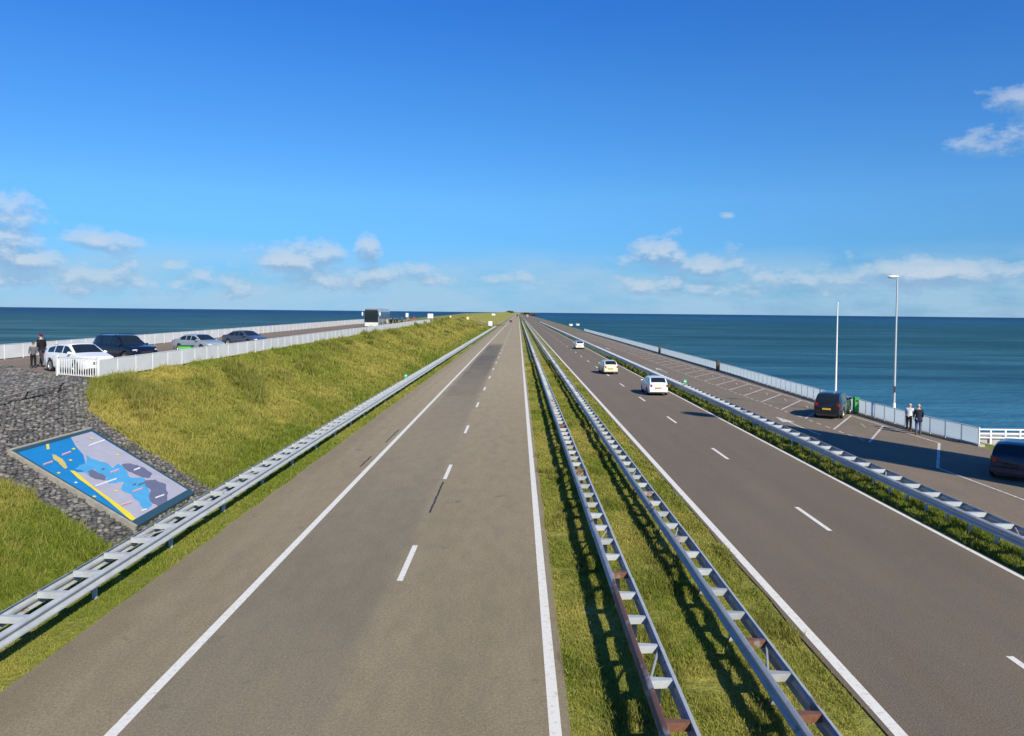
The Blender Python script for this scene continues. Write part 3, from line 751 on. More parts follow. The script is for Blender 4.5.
def car(name, shape, label, colr, loc, heading, group=None, plate=YPLATE, glass=GLASS, roofbars=False, detail=True, size=1):
    s = SHAPES[shape]; Lh = s['L']/2; W = s['W']/2; belt = s['belt']; zb = .24 if shape in ('suv', 'crossover') else .19
    root = empty(name, label, 'car', loc, heading, group); root.scale = size if isinstance(size, tuple) else (size,)*3; pm = paint(colr)
    tops = s['top']; wr_, wf_ = s['wb']; ar = s['r']+.055
    def topz(x): return sum(interp(x+d, tops) for d in (-.07, -.035, 0, .035, .07))/5
    def beltz(x): return interp(x, [(-Lh, belt-.05), (-Lh+.3, belt), (.9, belt-.03), (1.3, belt-.02), (Lh-.25, s['nose']+.06), (Lh, s['nose']-.1)])
    X = sorted(set([round(-Lh+i*(2*Lh)/88, 4) for i in range(89)]+[-Lh+.015, Lh-.015]))
    rings = []
    for x in X:
        e = abs(x)/Lh; w_ = W*(1-.13*e**7-.025*e**2)
        b = beltz(x); tz = max(topz(x), b+.015); g = max(0, min(1, (tz-b)/.48))
        wr2 = w_*(.965-.20*g)
        bot = zb+.10*max(0, e-.85)/.15
        for xw in (wr_, wf_):
            if abs(x-xw) < ar: bot = max(bot, s['r']+math.sqrt(ar*ar-(x-xw)**2)-.01)
        sz = tz-.05*g-.012
        z3 = max(.55*belt, bot+.03); z2 = min(max(zb+.1, bot+.012), z3-.01)
        gl = lambda f: (w_*.955+(wr2-w_*.955)*f, b+(sz-b)*f)
        half = [(0, bot), (w_*.9, bot), (w_*.975, z2), (w_, z3), (w_*.99, max(b-.09, z3+.01)), gl(0), gl(.13), gl(.87), gl(1), (wr2*.86, tz-.014*g-.004), (wr2*.45, tz+.006), (0, tz+.012)]
        rings.append([(x, -y_, z_) for y_, z_ in half]+[(x, y_, z_) for y_, z_ in half[-2:0:-1]])
    n = len(rings[0]); hN = 12
    cen = lambda rg: sum((Vector(v) for v in rg), Vector())/n
    for idx, k in ((0, .965), (-1, .95)):
        c = cen(rings[idx]); rings[idx] = [(v[0], v[1]*k, c.z+(v[2]-c.z)*k) for v in rings[idx]]
    m = MB(); nr = len(rings)
    m.add([v for q in rings for v in q], [(i*n+j, i*n+(j+1) % n, (i+1)*n+(j+1) % n, (i+1)*n+j) for i in range(nr-1) for j in range(n)]+[tuple(range(n-1, -1, -1)), tuple(range((nr-1)*n, nr*n))])
    m.build('body', pm, root, 38)
    def patch(nm, x0, x1, js, mat, off=.006, parent=root, mirror=True):
        outs = []
        for sgn in ((-1, 1) if mirror else (0,)):
            ii = [i for i, x in enumerate(X) if x0-1e-6 <= x <= x1+1e-6]
            if len(ii) < 2: continue
            cols_ = js if sgn <= 0 else [(n-j) % n for j in js]
            g = [[Vector(rings[i][j]) for j in cols_] for i in ii]; vs = []
            for a in range(len(ii)):
                for b in range(len(cols_)):
                    du = g[min(a+1, len(ii)-1)][b]-g[max(a-1, 0)][b]; dv = g[a][min(b+1, len(cols_)-1)]-g[a][max(b-1, 0)]
                    nn = du.cross(dv); nn = nn.normalized() if nn.length > 1e-9 else Vector((0, 0, 1))
                    if nn.dot(g[a][b]-Vector((g[a][b].x*.9, 0, .6))) < 0: nn = -nn
                    vs.append(g[a][b]+nn*off)
            k = len(cols_); q = MB(); q.add(vs, [(a*k+b, a*k+b+1, (a+1)*k+b+1, (a+1)*k+b) for a in range(len(ii)-1) for b in range(k-1)])
            outs.append(q.build(nm, mat, parent, 60))
        return outs
    for a, b in s['win']: patch('side_window', a, b, [6, 7], glass)
    # screens: from roof edge to scuttle, front and rear
    fr = [x for x in X if x > 0 and belt+.06 < topz(x) < max(p[1] for p in tops)-.05]
    patch('windscreen', min(fr), max(fr), [9, 10, 11, 12, 13], glass, .007, mirror=False)
    rr = [x for x in X if x < 0 and belt+.09 < topz(x) < max(p[1] for p in tops)-.05]
    patch('rear_window', min(rr), max(rr), [9, 10, 11, 12, 13], glass, .007, mirror=False)
    if detail:
        for a, b in ((wr_+ar+.02 if wr_+ar+.02 < -.7 else -.9, -.06), (-.04, wf_-ar-.03)):
            for i, d in enumerate(patch('door', a, b, [2, 3, 4, 5], pm, .004)):
                q = MB(); sg = -1 if i == 0 else 1; q.box(a+.06, a+.24, sg*(W*.99)-.012, sg*(W*.99)+.012, belt-.15, belt-.12); q.build('handle', pm if shape != 'suv' else BLACKP, d)
    for xw in (wr_, wf_):
        for sg in (-1, 1): wheel(root, xw, sg*(W-.115), s['r'], sg)
    m = MB()
    for xw in (wr_, wf_): m.box(xw-ar*.98, xw+ar*.98, -W+.24, W-.24, .2, s['r']+ar*.75)
    m.build('underbody', BLACKP, root)
    for sg in (-1, 1):
        m = MB(); m.ell((.92, sg*(W+.035), belt+.07), (.08, .11, .075), 10, 6); m.build('mirror', pm, root, 60)
        m = MB(); e = W*.74
        m.box(-Lh-.012, -Lh+.06, sg*e-.13, sg*e+.03, belt-.23, belt-.04); m.build('tail_light', REDL, root)
        m = MB(); m.ell((Lh-.2, sg*(W*.74), s['nose']-.01), (.2, .15, .075), 12, 6, Matrix.Rotation(sg*R(-24), 3, 'Z')); m.build('headlight', CLEARL, root, 60)
    zn = s['nose']
    m = MB(); m.box(-Lh-.07, -Lh+.1, -W*.84, W*.84, .28, .56); q = m.build('rear_bumper', pm, root); bv = q.modifiers.new('b', 'BEVEL'); bv.width = .05; bv.segments = 3
    m = MB(); m.box(-Lh-.075, -Lh+.08, -W*.7, W*.7, .22, .32); m.build('rear_valance', BLACKP, root)
    m = MB(); m.box(-Lh-.085, -Lh-.02, -.26, .26, .60, .71); m.build('number_plate', plate, root)
    m = MB(); m.box(Lh-.08, Lh+.012, -.42, .42, zn-.22, zn-.08); m.build('grille', BLACKP, root)
    m = MB(); m.box(Lh-.12, Lh+.035, -W*.78, W*.78, .3, .46); q = m.build('front_bumper', pm, root); bv = q.modifiers.new('b', 'BEVEL'); bv.width = .04; bv.segments = 3
    m = MB(); m.box(Lh-.1, Lh+.02, -W*.6, W*.6, .2, .30); m.build('air_intake', BLACKP, root)
    m = MB(); m.box(Lh+.03, Lh+.05, -.26, .26, .37, .45); m.build('number_plate', plate, root)
    if roofbars:
        zt = max(p[1] for p in tops)
        for sg in (-1, 1): m = MB(); m.tube([(-1.6, sg*W*.68, zt-.03), (-1.5, sg*W*.68, zt+.05), (.1, sg*W*.68, zt+.05), (.2, sg*W*.68, zt-.02)], .02, 6); m.build('roof_rail', BLACKP, root)
    return root
def hd(dx, dy): return math.atan2(dy, dx)
GP = 'cars parked on the left platform'; GM = 'cars driving on the right carriageway'; GR = 'cars parked in the right bays'
def onplat(x, y): return (x, y, crest(y)+.005)
car('parked_car', 'estate', 'white estate car parked by the near bar barrier on the platform', (.80, .80, .79), onplat(-24.15, 42.95), hd(.83, -.56), GP, size=(.98, 1.04, 1.07))
car('parked_car', 'suv', 'tall dark blue off-roader parked between the white estate and the silver saloon', (.006, .009, .022), onplat(-25.4, 50.4), hd(.86, -.50), GP, roofbars=True)
car('parked_car', 'saloon', 'silver grey saloon parked on the left platform', (.26, .30, .32), onplat(-25.3, 62.0), hd(.86, -.50), GP)
car('parked_car', 'saloon', 'dark slate blue saloon, farthest of the row parked on the platform', (.055, .065, .105), onplat(-25.1, 72), hd(.86, -.50), GP)
car('moving_car', 'hatch', 'white hatchback nearest on the right carriageway, by the guardrail', (.74, .76, .78), (11.6, 66.6, 0), R(90), GM)
car('moving_car', 'hatch', 'cream coloured car crossing the dashed line on the right carriageway', (.66, .62, .46), (10.2, 88.6, 0), R(92), GM)
car('moving_car', 'hatch', 'silver white car, smallest and farthest of the three on the right carriageway', (.68, .68, .67), (11.5, 148.2, 0), R(90), GM)
car('parked_car', 'crossover', 'black crossover with yellow rear plate parked in an angled bay', (.012, .013, .016), (21.35, 53.1, 0), hd(.53, .85), GR)
car('parked_car', 'hatch', 'dark navy car cut off by the right edge standing in the tower shadow', (.016, .024, .045), (21.75, 33.9, 0), hd(.66, .75), GR, plate=BLACKP)
car('distant_car', 'hatch', 'small dark red car far away on the left carriageway', (.08, .015, .015), (-5.0, 520, 0), R(-90), detail=False)
car('parked_car', 'hatch', 'tiny white car parked far off at the end of the right bays', (.8, .8, .8), (26.2, 392, 0), R(90), GR, detail=False)
car('parked_car', 'hatch', 'tiny white car just beyond the other white one at the end of the right bays', (.78, .8, .8), (30.6, 405, 0), R(90), GR, detail=False)

# trucks and cars at the vanishing point
def truck(label, x, y, c):
    r = empty('distant_truck', label, 'truck', (x, y, 0))
    m = MB(); m.box(-1.25, 1.25, -6, 5, 1.0, 4.0); m.build('cargo_box', plain('truck_body', c, .5), r)
    m = MB(); m.box(-1.2, 1.2, -8.3, -6.3, .6, 3.3); m.build('cab', plain('truck_cab', tuple(q*.6 for q in c), .4), r)
    for sx in (-1, 1):
        for yy in (-7.3, 2, 3.4):
            m = MB(); m.tube([(sx*.95, yy, .5), (sx*1.22, yy, .5)], .5, 14); m.build('wheel', TYRE, r)
truck('dark lorry far off near the vanishing point on the left carriageway', -1.5, 1150, (.10, .11, .13))
truck('pale lorry far off near the vanishing point on the right carriageway', 11.5, 1000, (.5, .42, .42))

# coach
def coach():
    y = 135; r = empty('coach', 'white and grey touring coach parked at the far end of the left platform', 'bus', (-25.3, y, crest(y)+.005))
    W2, Ht, Ln = 1.27, 3.45, 12
    sec = [(0, .35), (W2*.96, .35), (W2, .5), (W2, 1.55), (W2*.985, 3.0), (W2*.9, 3.3), (W2*.7, 3.42), (0, Ht)]
    ring = lambda yy, k, zk: [(-x*k, yy, .35+(z-.35)*zk) for x, z in sec]+[(x*k, yy, .35+(z-.35)*zk) for x, z in sec[-2:0:-1]]
    rs = [ring(0, .93, .96), ring(.12, .98, .99), ring(.4, 1, 1), ring(Ln-.3, 1, 1), ring(Ln-.05, .98, .99), ring(Ln, .95, .97)]; n = len(rs[0])
    m = MB(); m.add([v for q in rs for v in q], [(i*n+j, i*n+(j+1) % n, (i+1)*n+(j+1) % n, (i+1)*n+j) for i in range(5) for j in range(n)]+[tuple(range(n)), tuple(range(5*n, 6*n))])
    m.build('body', plain('coach_paint', (.27, .29, .30), .35, 0, .05, 2, .5), r, 35)
    m = MB(); m.box(-1.17, 1.17, -.03, .1, 1.04, 2.96); m.build('windscreen', GLASS, r)
    m = MB(); m.box(-1.1, 1.1, -.028, .1, 2.965, 3.24); m.build('destination_panel', BLACKP, r)
    for sx in (-1, 1):
        for k in range(6):
            m = MB(); m.box(sx*1.275-.01, sx*1.275+.01, .7+k*1.85, .7+k*1.85+1.78, 1.65, 2.85); m.build('side_window', plain('coach_glass', (.10, .15, .2), .12, 0, .1, 2, .4), r)
        m = MB(); m.tube([(sx*1.2, 0, 3.1), (sx*1.5, -.25, 3.0), (sx*1.5, -.28, 2.8)], .03, 6); m.ell((sx*1.5, -.28, 2.45), (.15, .09, .36), 10, 6); m.build('mirror', plain('mirror_housing', (.7, .7, .7), .4), r, 50)
        m = MB(); m.ell((sx*.9, -.0, .8), (.24, .08, .11), 10, 6); m.build('headlight', CLEARL, r, 50)
        for yy in (2.4, 8.6): wheel_b = MB(); wheel_b.tube([(sx*1.0, yy, .5), (sx*1.285, yy, .5)], .5, 20); wheel_b.build('wheel', TYRE, r, 40)
    m = MB(); m.box(-1.1, 1.1, -.06, .1, .4, .62); m.build('bumper', plain('coach_bumper', (.72, .72, .7), .4), r)
    m = MB(); m.box(-1.14, 1.14, -.045, .1, .64, 1.02); m.build('front_skirt', plain('coach_front', (.62, .63, .62), .4), r)
    m = MB(); m.box(-.26, .26, -.08, -.055, .46, .57); m.build('number_plate', YPLATE, r)
coach()

# ------------------------------------------------------------------ people
def skinmesh(verts, edges, radii, sub=1):
    me = bpy.data.meshes.new('tmp'); me.from_pydata(verts, edges, [])
    o = bpy.data.objects.new('tmp', me); col.objects.link(o)
    o.modifiers.new('s', 'SKIN'); sv = me.skin_vertices[0].data
    for i, r_ in enumerate(radii):
        sv[i].radius = (r_, r_) if isinstance(r_, (int, float)) else r_
    for i in range(len(radii)): sv[i].use_root = (i == 0)
    ss = o.modifiers.new('u', 'SUBSURF'); ss.levels = sub; ss.render_levels = sub
    dg = bpy.context.evaluated_depsgraph_get(); dg.update()
    out = bpy.data.meshes.new_from_object(o.evaluated_get(dg), depsgraph=dg)
    bpy.data.objects.remove(o); bpy.data.meshes.remove(me)
    out.polygons.foreach_set('use_smooth', [True]*len(out.polygons)); return out
def person(label, loc, rz, hgt, jac, tro, hair, lean=0.0, stride=.0, arms=0.0, coat=.0, group=None, cap=None, sleeve=True, bend=0.0):
    r = empty('person', label, 'person', loc, rz, group); k = hgt/1.76
    ly = lean
    J = {}
    J['pel'] = (0, 0, .95); J['spi'] = (0, ly*.35, 1.15); J['che'] = (0, ly*.75, 1.36-ly*.12); J['nek'] = (0, ly*1.0, 1.50-ly*.2)
    J['col'] = (0, ly*.9, 1.455-ly*.17)
    J['hd0'] = (0, ly*1.08+.012, 1.57-ly*.24); J['hd1'] = (0, ly*1.15+.02, 1.65-ly*.27); J['hd2'] = (0, ly*1.18+.01, 1.735-ly*.3)
    J['nos'] = (0, ly*1.15+.115, 1.635-ly*.3)
    rad = {'pel': (.15, .11), 'spi': (.135, .105), 'che': (.165, .115), 'nek': .055, 'hd0': .068, 'hd1': (.078, .096), 'hd2': (.062, .075), 'nos': .014, 'col': (.075, .07)}
    E = [('che', 'col'), ('pel', 'spi'), ('spi', 'che'), ('che', 'nek'), ('nek', 'hd0'), ('hd0', 'hd1'), ('hd1', 'hd2'), ('hd1', 'nos')]
    for s_, sg in (('l', -1), ('r', 1)):
        st = stride*sg
        J['hip'+s_] = (.09*sg, 0, .90); J['kne'+s_] = (.10*sg, st*.45+.03, .50); J['ank'+s_] = (.105*sg, st-.02, .09+max(0, -st)*.25); J['toe'+s_] = (.115*sg, st+.14, .035+max(0, -st)*.05)
        cy = J['che'][1]; cz = J['che'][2]
        J['sho'+s_] = (.185*sg, cy, cz+.06); J['elb'+s_] = (.235*sg, cy-.03+arms*.12, cz-.21); J['wri'+s_] = (.225*sg, cy+.07+arms*.26, cz-.44+arms*.16)
        wx, wy, wz = J['wri'+s_]; dz, dyv = -.075+arms*.03, .02+arms*.05
        J['pal'+s_] = (wx, wy+dyv, wz+dz)
        E += [('pel', 'hip'+s_), ('hip'+s_, 'kne'+s_), ('kne'+s_, 'ank'+s_), ('ank'+s_, 'toe'+s_), ('che', 'sho'+s_), ('sho'+s_, 'elb'+s_), ('elb'+s_, 'wri'+s_), ('wri'+s_, 'pal'+s_)]
        rad.update({'hip'+s_: .092, 'kne'+s_: .058, 'ank'+s_: .04, 'toe'+s_: .036, 'sho'+s_: .062, 'elb'+s_: .044, 'wri'+s_: .03, 'pal'+s_: (.018, .036)})
        px, py, pz = J['pal'+s_]
        for f, (oy, ln) in enumerate(((.032, .07), (.011, .085), (-.011, .08), (-.032, .062))):
            a, b = f'f{f}a'+s_, f'f{f}b'+s_
            J[a] = (px, py+oy, pz-.035); J[b] = (px-.02*sg, py+oy+.01, pz-.035-ln)
            E += [('pal'+s_, a), (a, b)]; rad[a] = .0095; rad[b] = .0075
        J['tha'+s_] = (px-.02*sg, py+.05, pz+.02); J['thb'+s_] = (px-.03*sg, py+.07, pz-.03); E += [('pal'+s_, 'tha'+s_), ('tha'+s_, 'thb'+s_)]; rad['tha'+s_] = .011; rad['thb'+s_] = .009
    def mesh(keys, grow, nm, mat, over={}):
        ks = [q for q in J if q in keys]; ix = {q: i for i, q in enumerate(ks)}
        ed = [(ix[a], ix[b]) for a, b in E if a in ix and b in ix]
        rr = []
        for q in ks:
            v = rad[q]; v = (v, v) if isinstance(v, (int, float)) else v; gq = over.get(q, grow); rr.append((v[0]+gq, v[1]+gq))
        me = skinmesh([tuple(Vector(J[q])*k) for q in ks], ed, [(a*k, b*k) for a, b in rr]); me.materials.append(mat)
        o = bpy.data.objects.new(nm, me); col.objects.link(o); o.parent = r; return o
    mesh(set(J)-{'col'}, 0, 'body', SKIN)
    top = {'col', 'pel', 'spi', 'che', 'shol', 'shor', 'elbl', 'elbr'}
    if sleeve: top |= {'wril', 'wrir'}
    mesh(top, .022, 'jacket', jac, {'col': .01, 'pel': .028+coat, 'spi': .028, 'che': .024, 'wril': .014, 'wrir': .014})
    m = MB(); nz = 18; rows = ((1.14, .150, .118), (1.0, .172+coat, .135+coat), (.88-coat*4, .186+coat, .148+coat), (.88-coat*4, .165+coat, .13+coat), (1.0, .15, .11))
    m.add([(a*math.cos(2*math.pi*q/nz)*k, (b*math.sin(2*math.pi*q/nz)+ly*max(0, z-.95)*1.4)*k, z*k) for z, a, b in rows for q in range(nz)], [(i*nz+q, i*nz+(q+1) % nz, (i+1)*nz+(q+1) % nz, (i+1)*nz+q) for i in range(4) for q in range(nz)])
    m.build('jacket_hem', jac, r, 60)
    mesh({'pel', 'hipl', 'hipr', 'knel', 'kner', 'ankl', 'ankr'}, .02, 'trousers', tro, {'ankl': .024, 'ankr': .024, 'pel': .012})
    for s_ in 'lr':
        a, t_ = Vector(J['ank'+s_])*k, Vector(J['toe'+s_])*k; m = MB(); m.ell((a+t_)/2+Vector((0, .01, -.02)), (.052*k, .15*k, .055*k), 10, 6); m.build('shoe', BLACKP, r, 60)
    h = Vector(J['hd1'])*k
    m = MB(); m.ell(h+Vector((0, -.022*k, .042*k)), (.092*k, .105*k, .088*k), 14, 8)
    if cap: m.build('cap', cap, r, 60)
    else: m.build('hair', hair, r, 60)
    for sg in (-1, 1):
        m = MB(); m.ell(h+Vector((sg*.032*k, .088*k, .0)), (.012*k, .01*k, .008*k), 8, 5); m.build('eye', BLACKP, r, 60)
        m = MB(); m.ell(h+Vector((sg*.084*k, 0, -.01)), (.012*k, .02*k, .03*k), 8, 5); m.build('ear', SKIN, r, 60)
    m = MB(); m.ell(h+Vector((0, .09*k, -.055*k)), (.024*k, .008*k, .006*k), 8, 4); m.build('mouth', plain('lips', (.35, .12, .1), .6), r, 60)
    return r
DARKHAIR = plain('dark_hair', (.05, .025, .018), .9); BLOND = plain('fair_hair', (.50, .38, .2), .9)
navy = cloth((.02, .025, .04)); white = cloth((.62, .64, .66)); black = cloth((.015, .015, .018)); jeans = cloth((.10, .13, .24)); grey = cloth((.12, .13, .15)); red = cloth((.45, .06, .05)); wine = cloth((.12, .02, .03)); beige = cloth((.45, .40, .3)); orange = cloth((.5, .16, .07))
GPp = 'people standing by the right fence'
person('person in white top and black trousers leaning on the right fence', (23.0, 46.1, 0), R(-38), 1.66, white, black, GREYHAIR, lean=.2, arms=.7, group=GPp)
person('grey haired person in navy jacket and jeans beside the right fence', (22.95, 44.9, 0), R(-20), 1.74, navy, jeans, BLOND, lean=.08, arms=.4, coat=.03, group=GPp)
GPl = 'people walking on the left platform'
person('tall person in dark suit with wine red cap walking behind the white estate', (-28.12, 46.1, crest(46.1)+.005), R(72), 1.95, black, cloth((.04, .05, .07)), DARKHAIR, lean=.06, stride=.26, group=GPl, cap=wine)
person('short dark haired person in grey top beside the tall one in a suit', (-27.95, 45.0, crest(45)+.005), R(200), 1.5, grey, black, DARKHAIR, arms=.4, stride=.05, group=GPl)
GB = 'people waiting beside the coach'
for i, (x, y, h, jc, tr, lb) in enumerate((
    (-23.6, 141, 1.7, beige, beige, 'person in pale beige clothes standing closest to the coach side'),
    (-23.7, 146, 1.75, black, navy, 'person in black jacket standing second from the coach'),
    (-22.9, 145, 1.8, navy, black, 'person in navy jacket in the middle of the coach group'),
    (-23.2, 150, 1.72, black, black, 'person all in black standing right of the navy one near the coach'),
    (-22.9, 154, 1.78, grey, navy, 'person in grey jacket toward the right of the coach group'),
    (-23.1, 165, 1.75, orange, red, 'person in orange top near the end of the left fence'),
    (-22.9, 172, 1.75, red, beige, 'person in red jacket, last of the group by the left fence end'))):
    person(lb, (x, y, crest(y)+.005), random.uniform(0, 6.28), h, jc, tr, DARKHAIR, group=GB, arms=random.random()*.5)

# ------------------------------------------------------------------ street furniture
def lamp():
    r = empty('street_lamp', 'tall slim grey street lamp with white head behind the right fence', 'street lamp', (24.55, 51.2, -.1))
    m = MB(); m.tube([(0, 0, 0), (0, 0, 1.2)], .1, 12); m.build('base', WPAINT, r, 40)
    m = MB(); m.tube([(0, 0, 1.2), (0, 0, 9.3)], .075, 12, .045); m.build('pole', plain('lamp_pole', (.55, .57, .60), .45, .3), r, 40)
    m = MB(); m.tube([(0, 0, 9.25), (-.12, 0, 9.36), (-.3, 0, 9.4)], .035, 8); m.build('arm', GALV, r, 40)
    m = MB(); m.ell((-.28, 0, 9.42), (.42, .15, .085), 16, 8); h = m.build('lamp_head', plain('lamp_housing', (.72, .73, .72), .4), r, 50)
    m = MB(); m.ell((-.33, 0, 9.36), (.3, .12, .06), 14, 6); m.build('diffuser', CLEARL, h, 50)
    m = MB(); m.box(-.09, .02, -.12, -.07, 1.9, 2.3); m.build('control_box', BLACKP, r)
lamp()
r = empty('flagpole', 'bare white flagpole behind the black crossover at the right fence', 'flagpole', (24.5, 60.5, -.1))
m = MB(); m.tube([(0, 0, 0), (0, 0, 7.75)], .085, 12, .04); m.build('pole', WPAINT, r, 40)
m = MB(); m.ell((0, 0, 7.8), (.07, .07, .07), 10, 6); m.build('finial', WPAINT, r, 50)
m = MB(); m.box(-.14, .14, -.14, .14, 0, .25); m.build('base', GALV, r)
r = empty('litter_bin', 'green litter bin standing against the right fence near the black crossover', 'litter bin', (23.45, 54.4, 0), R(4))
GREEN = plain('green_plastic', (.03, .30, .05), .5); DKG = plain('dark_green', (.02, .10, .04), .5)
m = MB(); m.box(-.15, .15, -.16, .16, .08, 1.05); m.build('body', GREEN, r)
m = MB(); m.box(-.17, .17, -.18, .18, 1.05, 1.12); m.build('lid', GREEN, r)
m = MB(); m.box(-.1, .1, -.165, -.155, .8, .95); m.build('opening', BLACKP, r)
m = MB(); m.box(-.12, .12, -.13, .13, 0, .08); m.build('plinth', DKG, r)
r = empty('litter_bin', 'bright green bin behind the left fence in front of the silver saloon', 'litter bin', (-22.75, 53.6, crest(53.6)+.005), R(5))
m = MB(); m.box(-.4, .4, -.3, .3, .1, .92); m.build('body', plain('bright_green', (.10, .45, .08), .5), r)
m = MB(); m.box(-.43, .43, -.33, .33, .92, .98); m.build('lid', DKG, r)
def hecto(x, y, lb):
    r = empty('hectometre_sign', lb, 'marker sign', (x, y, 0), 0, 'green marker plates on the guardrails')
    m = MB(); m.tube([(0, 0, .6), (0, 0, 1.0)], .02, 6); m.build('stem', GALV, r)
    m = MB(); m.box(-.13, .13, -.012, .012, .86, 1.22); p = m.build('plate', plain('sign_green', (.02, .35, .16), .5), r)
    m = MB(); m.box(-.09, .09, -.017, -.013, 1.02, 1.1); m.build('reflector', WPAINT, p)
hecto(-9.86, 69, 'green marker plate standing on the left guardrail'); hecto(14.2, 66.5, 'green marker plate standing on the right guardrail')
def sign(lb, x, y, z, w_, h_, zc, mat, cat='sign'):
    r = empty('road_sign', lb, cat, (x, y, z)); 
    for sx in ((-w_*.35, w_*.35) if w_ > 1 else (0,)): m = MB(); m.tube([(sx, .05, -.2), (sx, .05, zc+h_*.4)], .04, 8); m.build('post', GALV, r)
    m = MB(); m.box(-w_/2, w_/2, -.02, .02, zc-h_/2, zc+h_/2); p = m.build('plate', mat, r); bv = p.modifiers.new('b', 'BEVEL'); bv.width = .015
    m = MB(); m.box(-w_/2+.08, w_/2-.08, -.026, -.021, zc-h_/2+.08, zc+h_/2-.08); m.build('face', mat, p)
WS = plain('sign_white', (.75, .76, .78), .5); YS = plain('sign_yellow', (.70, .62, .30), .5)
sign('white square sign at the end of the left fence', -21.3, 190, crest(190), 1.35, 1.1, 1.7, WS)
sign('small white sign standing behind the people beside the coach', -24.4, 172, crest(172), .6, .9, 2.0, WS)
sign('white rectangular sign at the end of the left guardrail', -11.6, 326, 0.1, 1.6, 1.9, 1.9, WS)
sign('yellow sign beside the access ramp', -20.5, 318, terr(-20.5, 318), 1.0, 1.1, 1.3, YS)
sign('small pale yellow sign on the bank above the access ramp', -23.8, 275, terr(-23.8, 275), .6, .8, 1.2, YS)
sign('white sign standing high on the far left dike', -19, 600, terr(-19, 600), 2.6, 1.3, 2.0, WS)
# lower quay with its white railing, beyond the right fence
m = MB(); m.box(25.6, 48, 47.8, 56, -6, -1.45); tag(m.build('quay', CONC), kind='structure')
r = empty('quay_railing', 'white railing on the lower quay beyond the right fence', 'railing', (0, 0, 0))
for i in range(14): m = MB(); x = 26.0+.95*i; m.box(x-.05, x+.05, 50.95, 51.05, -1.45, -.52); m.build('post', WPAINT, r)
for z in (-.53, -.80, -1.06): m = MB(); m.box(25.9, 38.5, 50.96, 51.04, z-.045, z+.045); m.build('rail', WPAINT, r)
m = MB(); m.box(25.9, 38.5, 51.1, 51.25, -1.45, -1.0); m.build('kick_wall', CONC, r)

# monument tower beside the road, outside the picture, whose shadow crosses the parking road
SUNH = Vector((.509, -.861)).normalized(); EL_ = R(34)
r = empty('viewing_tower', 'tall brick viewing tower beside the parking road that shades it', 'tower', (31.6, 16.4, 0), math.atan2(SUNH.y, SUNH.x))
m = MB(); m.box(-2.4, 2.4, -2.4, .7, -.2, 18.8); m.build('low_shaft', BRICK, r)
m = MB(); m.box(-1.5, 1.5, .7, 3.1, -.2, 23.5); m.build('high_shaft', BRICK, r)
m = MB(); m.box(-2.6, 2.6, -2.6, .7, 18.8, 19.05); m.build('terrace_slab', CONC, r)
m = MB(); m.tube([(0, 1.9, 23.5), (0, 1.9, 27)], .09, 8); m.build('mast', GALV, r)
m = MB(); m.ell((0, 1.9, 27.8), (.8, .8, .9), 14, 8); m.build('mast_ball', CONC, r, 50)  # unseen ball added on the mast to cast the tip of the shadow

# far overpass and trees at the vanishing point
r = empty('overpass', 'distant low road bridge crossing both carriageways at the vanishing point', 'bridge', (0, 2600, 0))
m = MB(); m.box(-60, 70, -5, 5, 5.4, 6.8); m.build('deck', plain('far_concrete', (.16, .16, .17), .8), r)
m = MB(); m.box(-60, 70, -5.2, -5.0, 6.8, 7.8); m.build('parapet', CONC, r)
for x in (-12, 3.4, 15.5, 40): m = MB(); m.box(x-.6, x+.6, -4, 4, -.1, 5.4); m.build('pier', CONC, r)
def tree(label, x, y, h, w_):
    r = empty('tree', label, 'tree', (x, y, terr(x, y, False)-.1), random.random()*6, 'trees far off at the vanishing point')
    m = MB(); m.tube([(0, 0, 0), (.2, .1, h*.4), (.1, 0, h*.75)], h*.03, 8, h*.012); m.build('trunk', WOOD, r, 50)
    m = MB()
    for _ in range(420):
        a, b, c = random.gauss(0, .3), random.gauss(0, .3), random.gauss(0, .22)
        p = Vector((a*w_, b*w_, h*.62+c*h)); s_ = w_*.09*random.uniform(.6, 1.4)
        u = Vector((random.gauss(0, 1), random.gauss(0, 1), random.gauss(0, 1))).normalized(); v = u.orthogonal().normalized()
        m.add([p+u*s_, p+v*s_, p-u*s_, p-v*s_], [(0, 1, 2, 3)])
    m.build('crown', plain('far_foliage', (.045, .06, .025), .9, 0, .4, .5), r, fix=False)
tree('dark bushy tree left of the road near the far bridge', -24, 2300, 4.5, 16); tree('low tree right of the road near the far bridge', 24, 2350, 5, 18)
tree('small tree farther right near the far bridge', 44, 2450, 5, 18)

# ------------------------------------------------------------------ light and sky
tosun = Vector((SUNH.x*math.cos(EL_), SUNH.y*math.cos(EL_), math.sin(EL_)))
sd = bpy.data.lights.new('sun', 'SUN'); sd.energy = 5.0; sd.angle = R(.5); sd.color = (1, .93, .76)
so = bpy.data.objects.new('sun', sd); col.objects.link(so); so.rotation_euler = tosun.to_track_quat('Z', 'Y').to_euler()
wd = bpy.data.worlds.new('World'); scene.world = wd; wd.use_nodes = True; nt = wd.node_tree
bg = nt.nodes['Background']; bg.inputs['Strength'].default_value = .10
sky = N(nt, 'ShaderNodeTexSky', sky_type='NISHITA'); sky.sun_disc = False; sky.sun_elevation = EL_; sky.sun_rotation = math.atan2(SUNH.x, SUNH.y)
sky.air_density = 1.0; sky.dust_density = .2; sky.ozone_density = 2.5
hs = N(nt, 'ShaderNodeHueSaturation'); hs.inputs['Saturation'].default_value = 1.1; hs.inputs['Value'].default_value = 2.0; L(nt, sky.outputs[0], hs.inputs['Color'])
dirv = N(nt, 'ShaderNodeTexCoord').outputs['Generated']
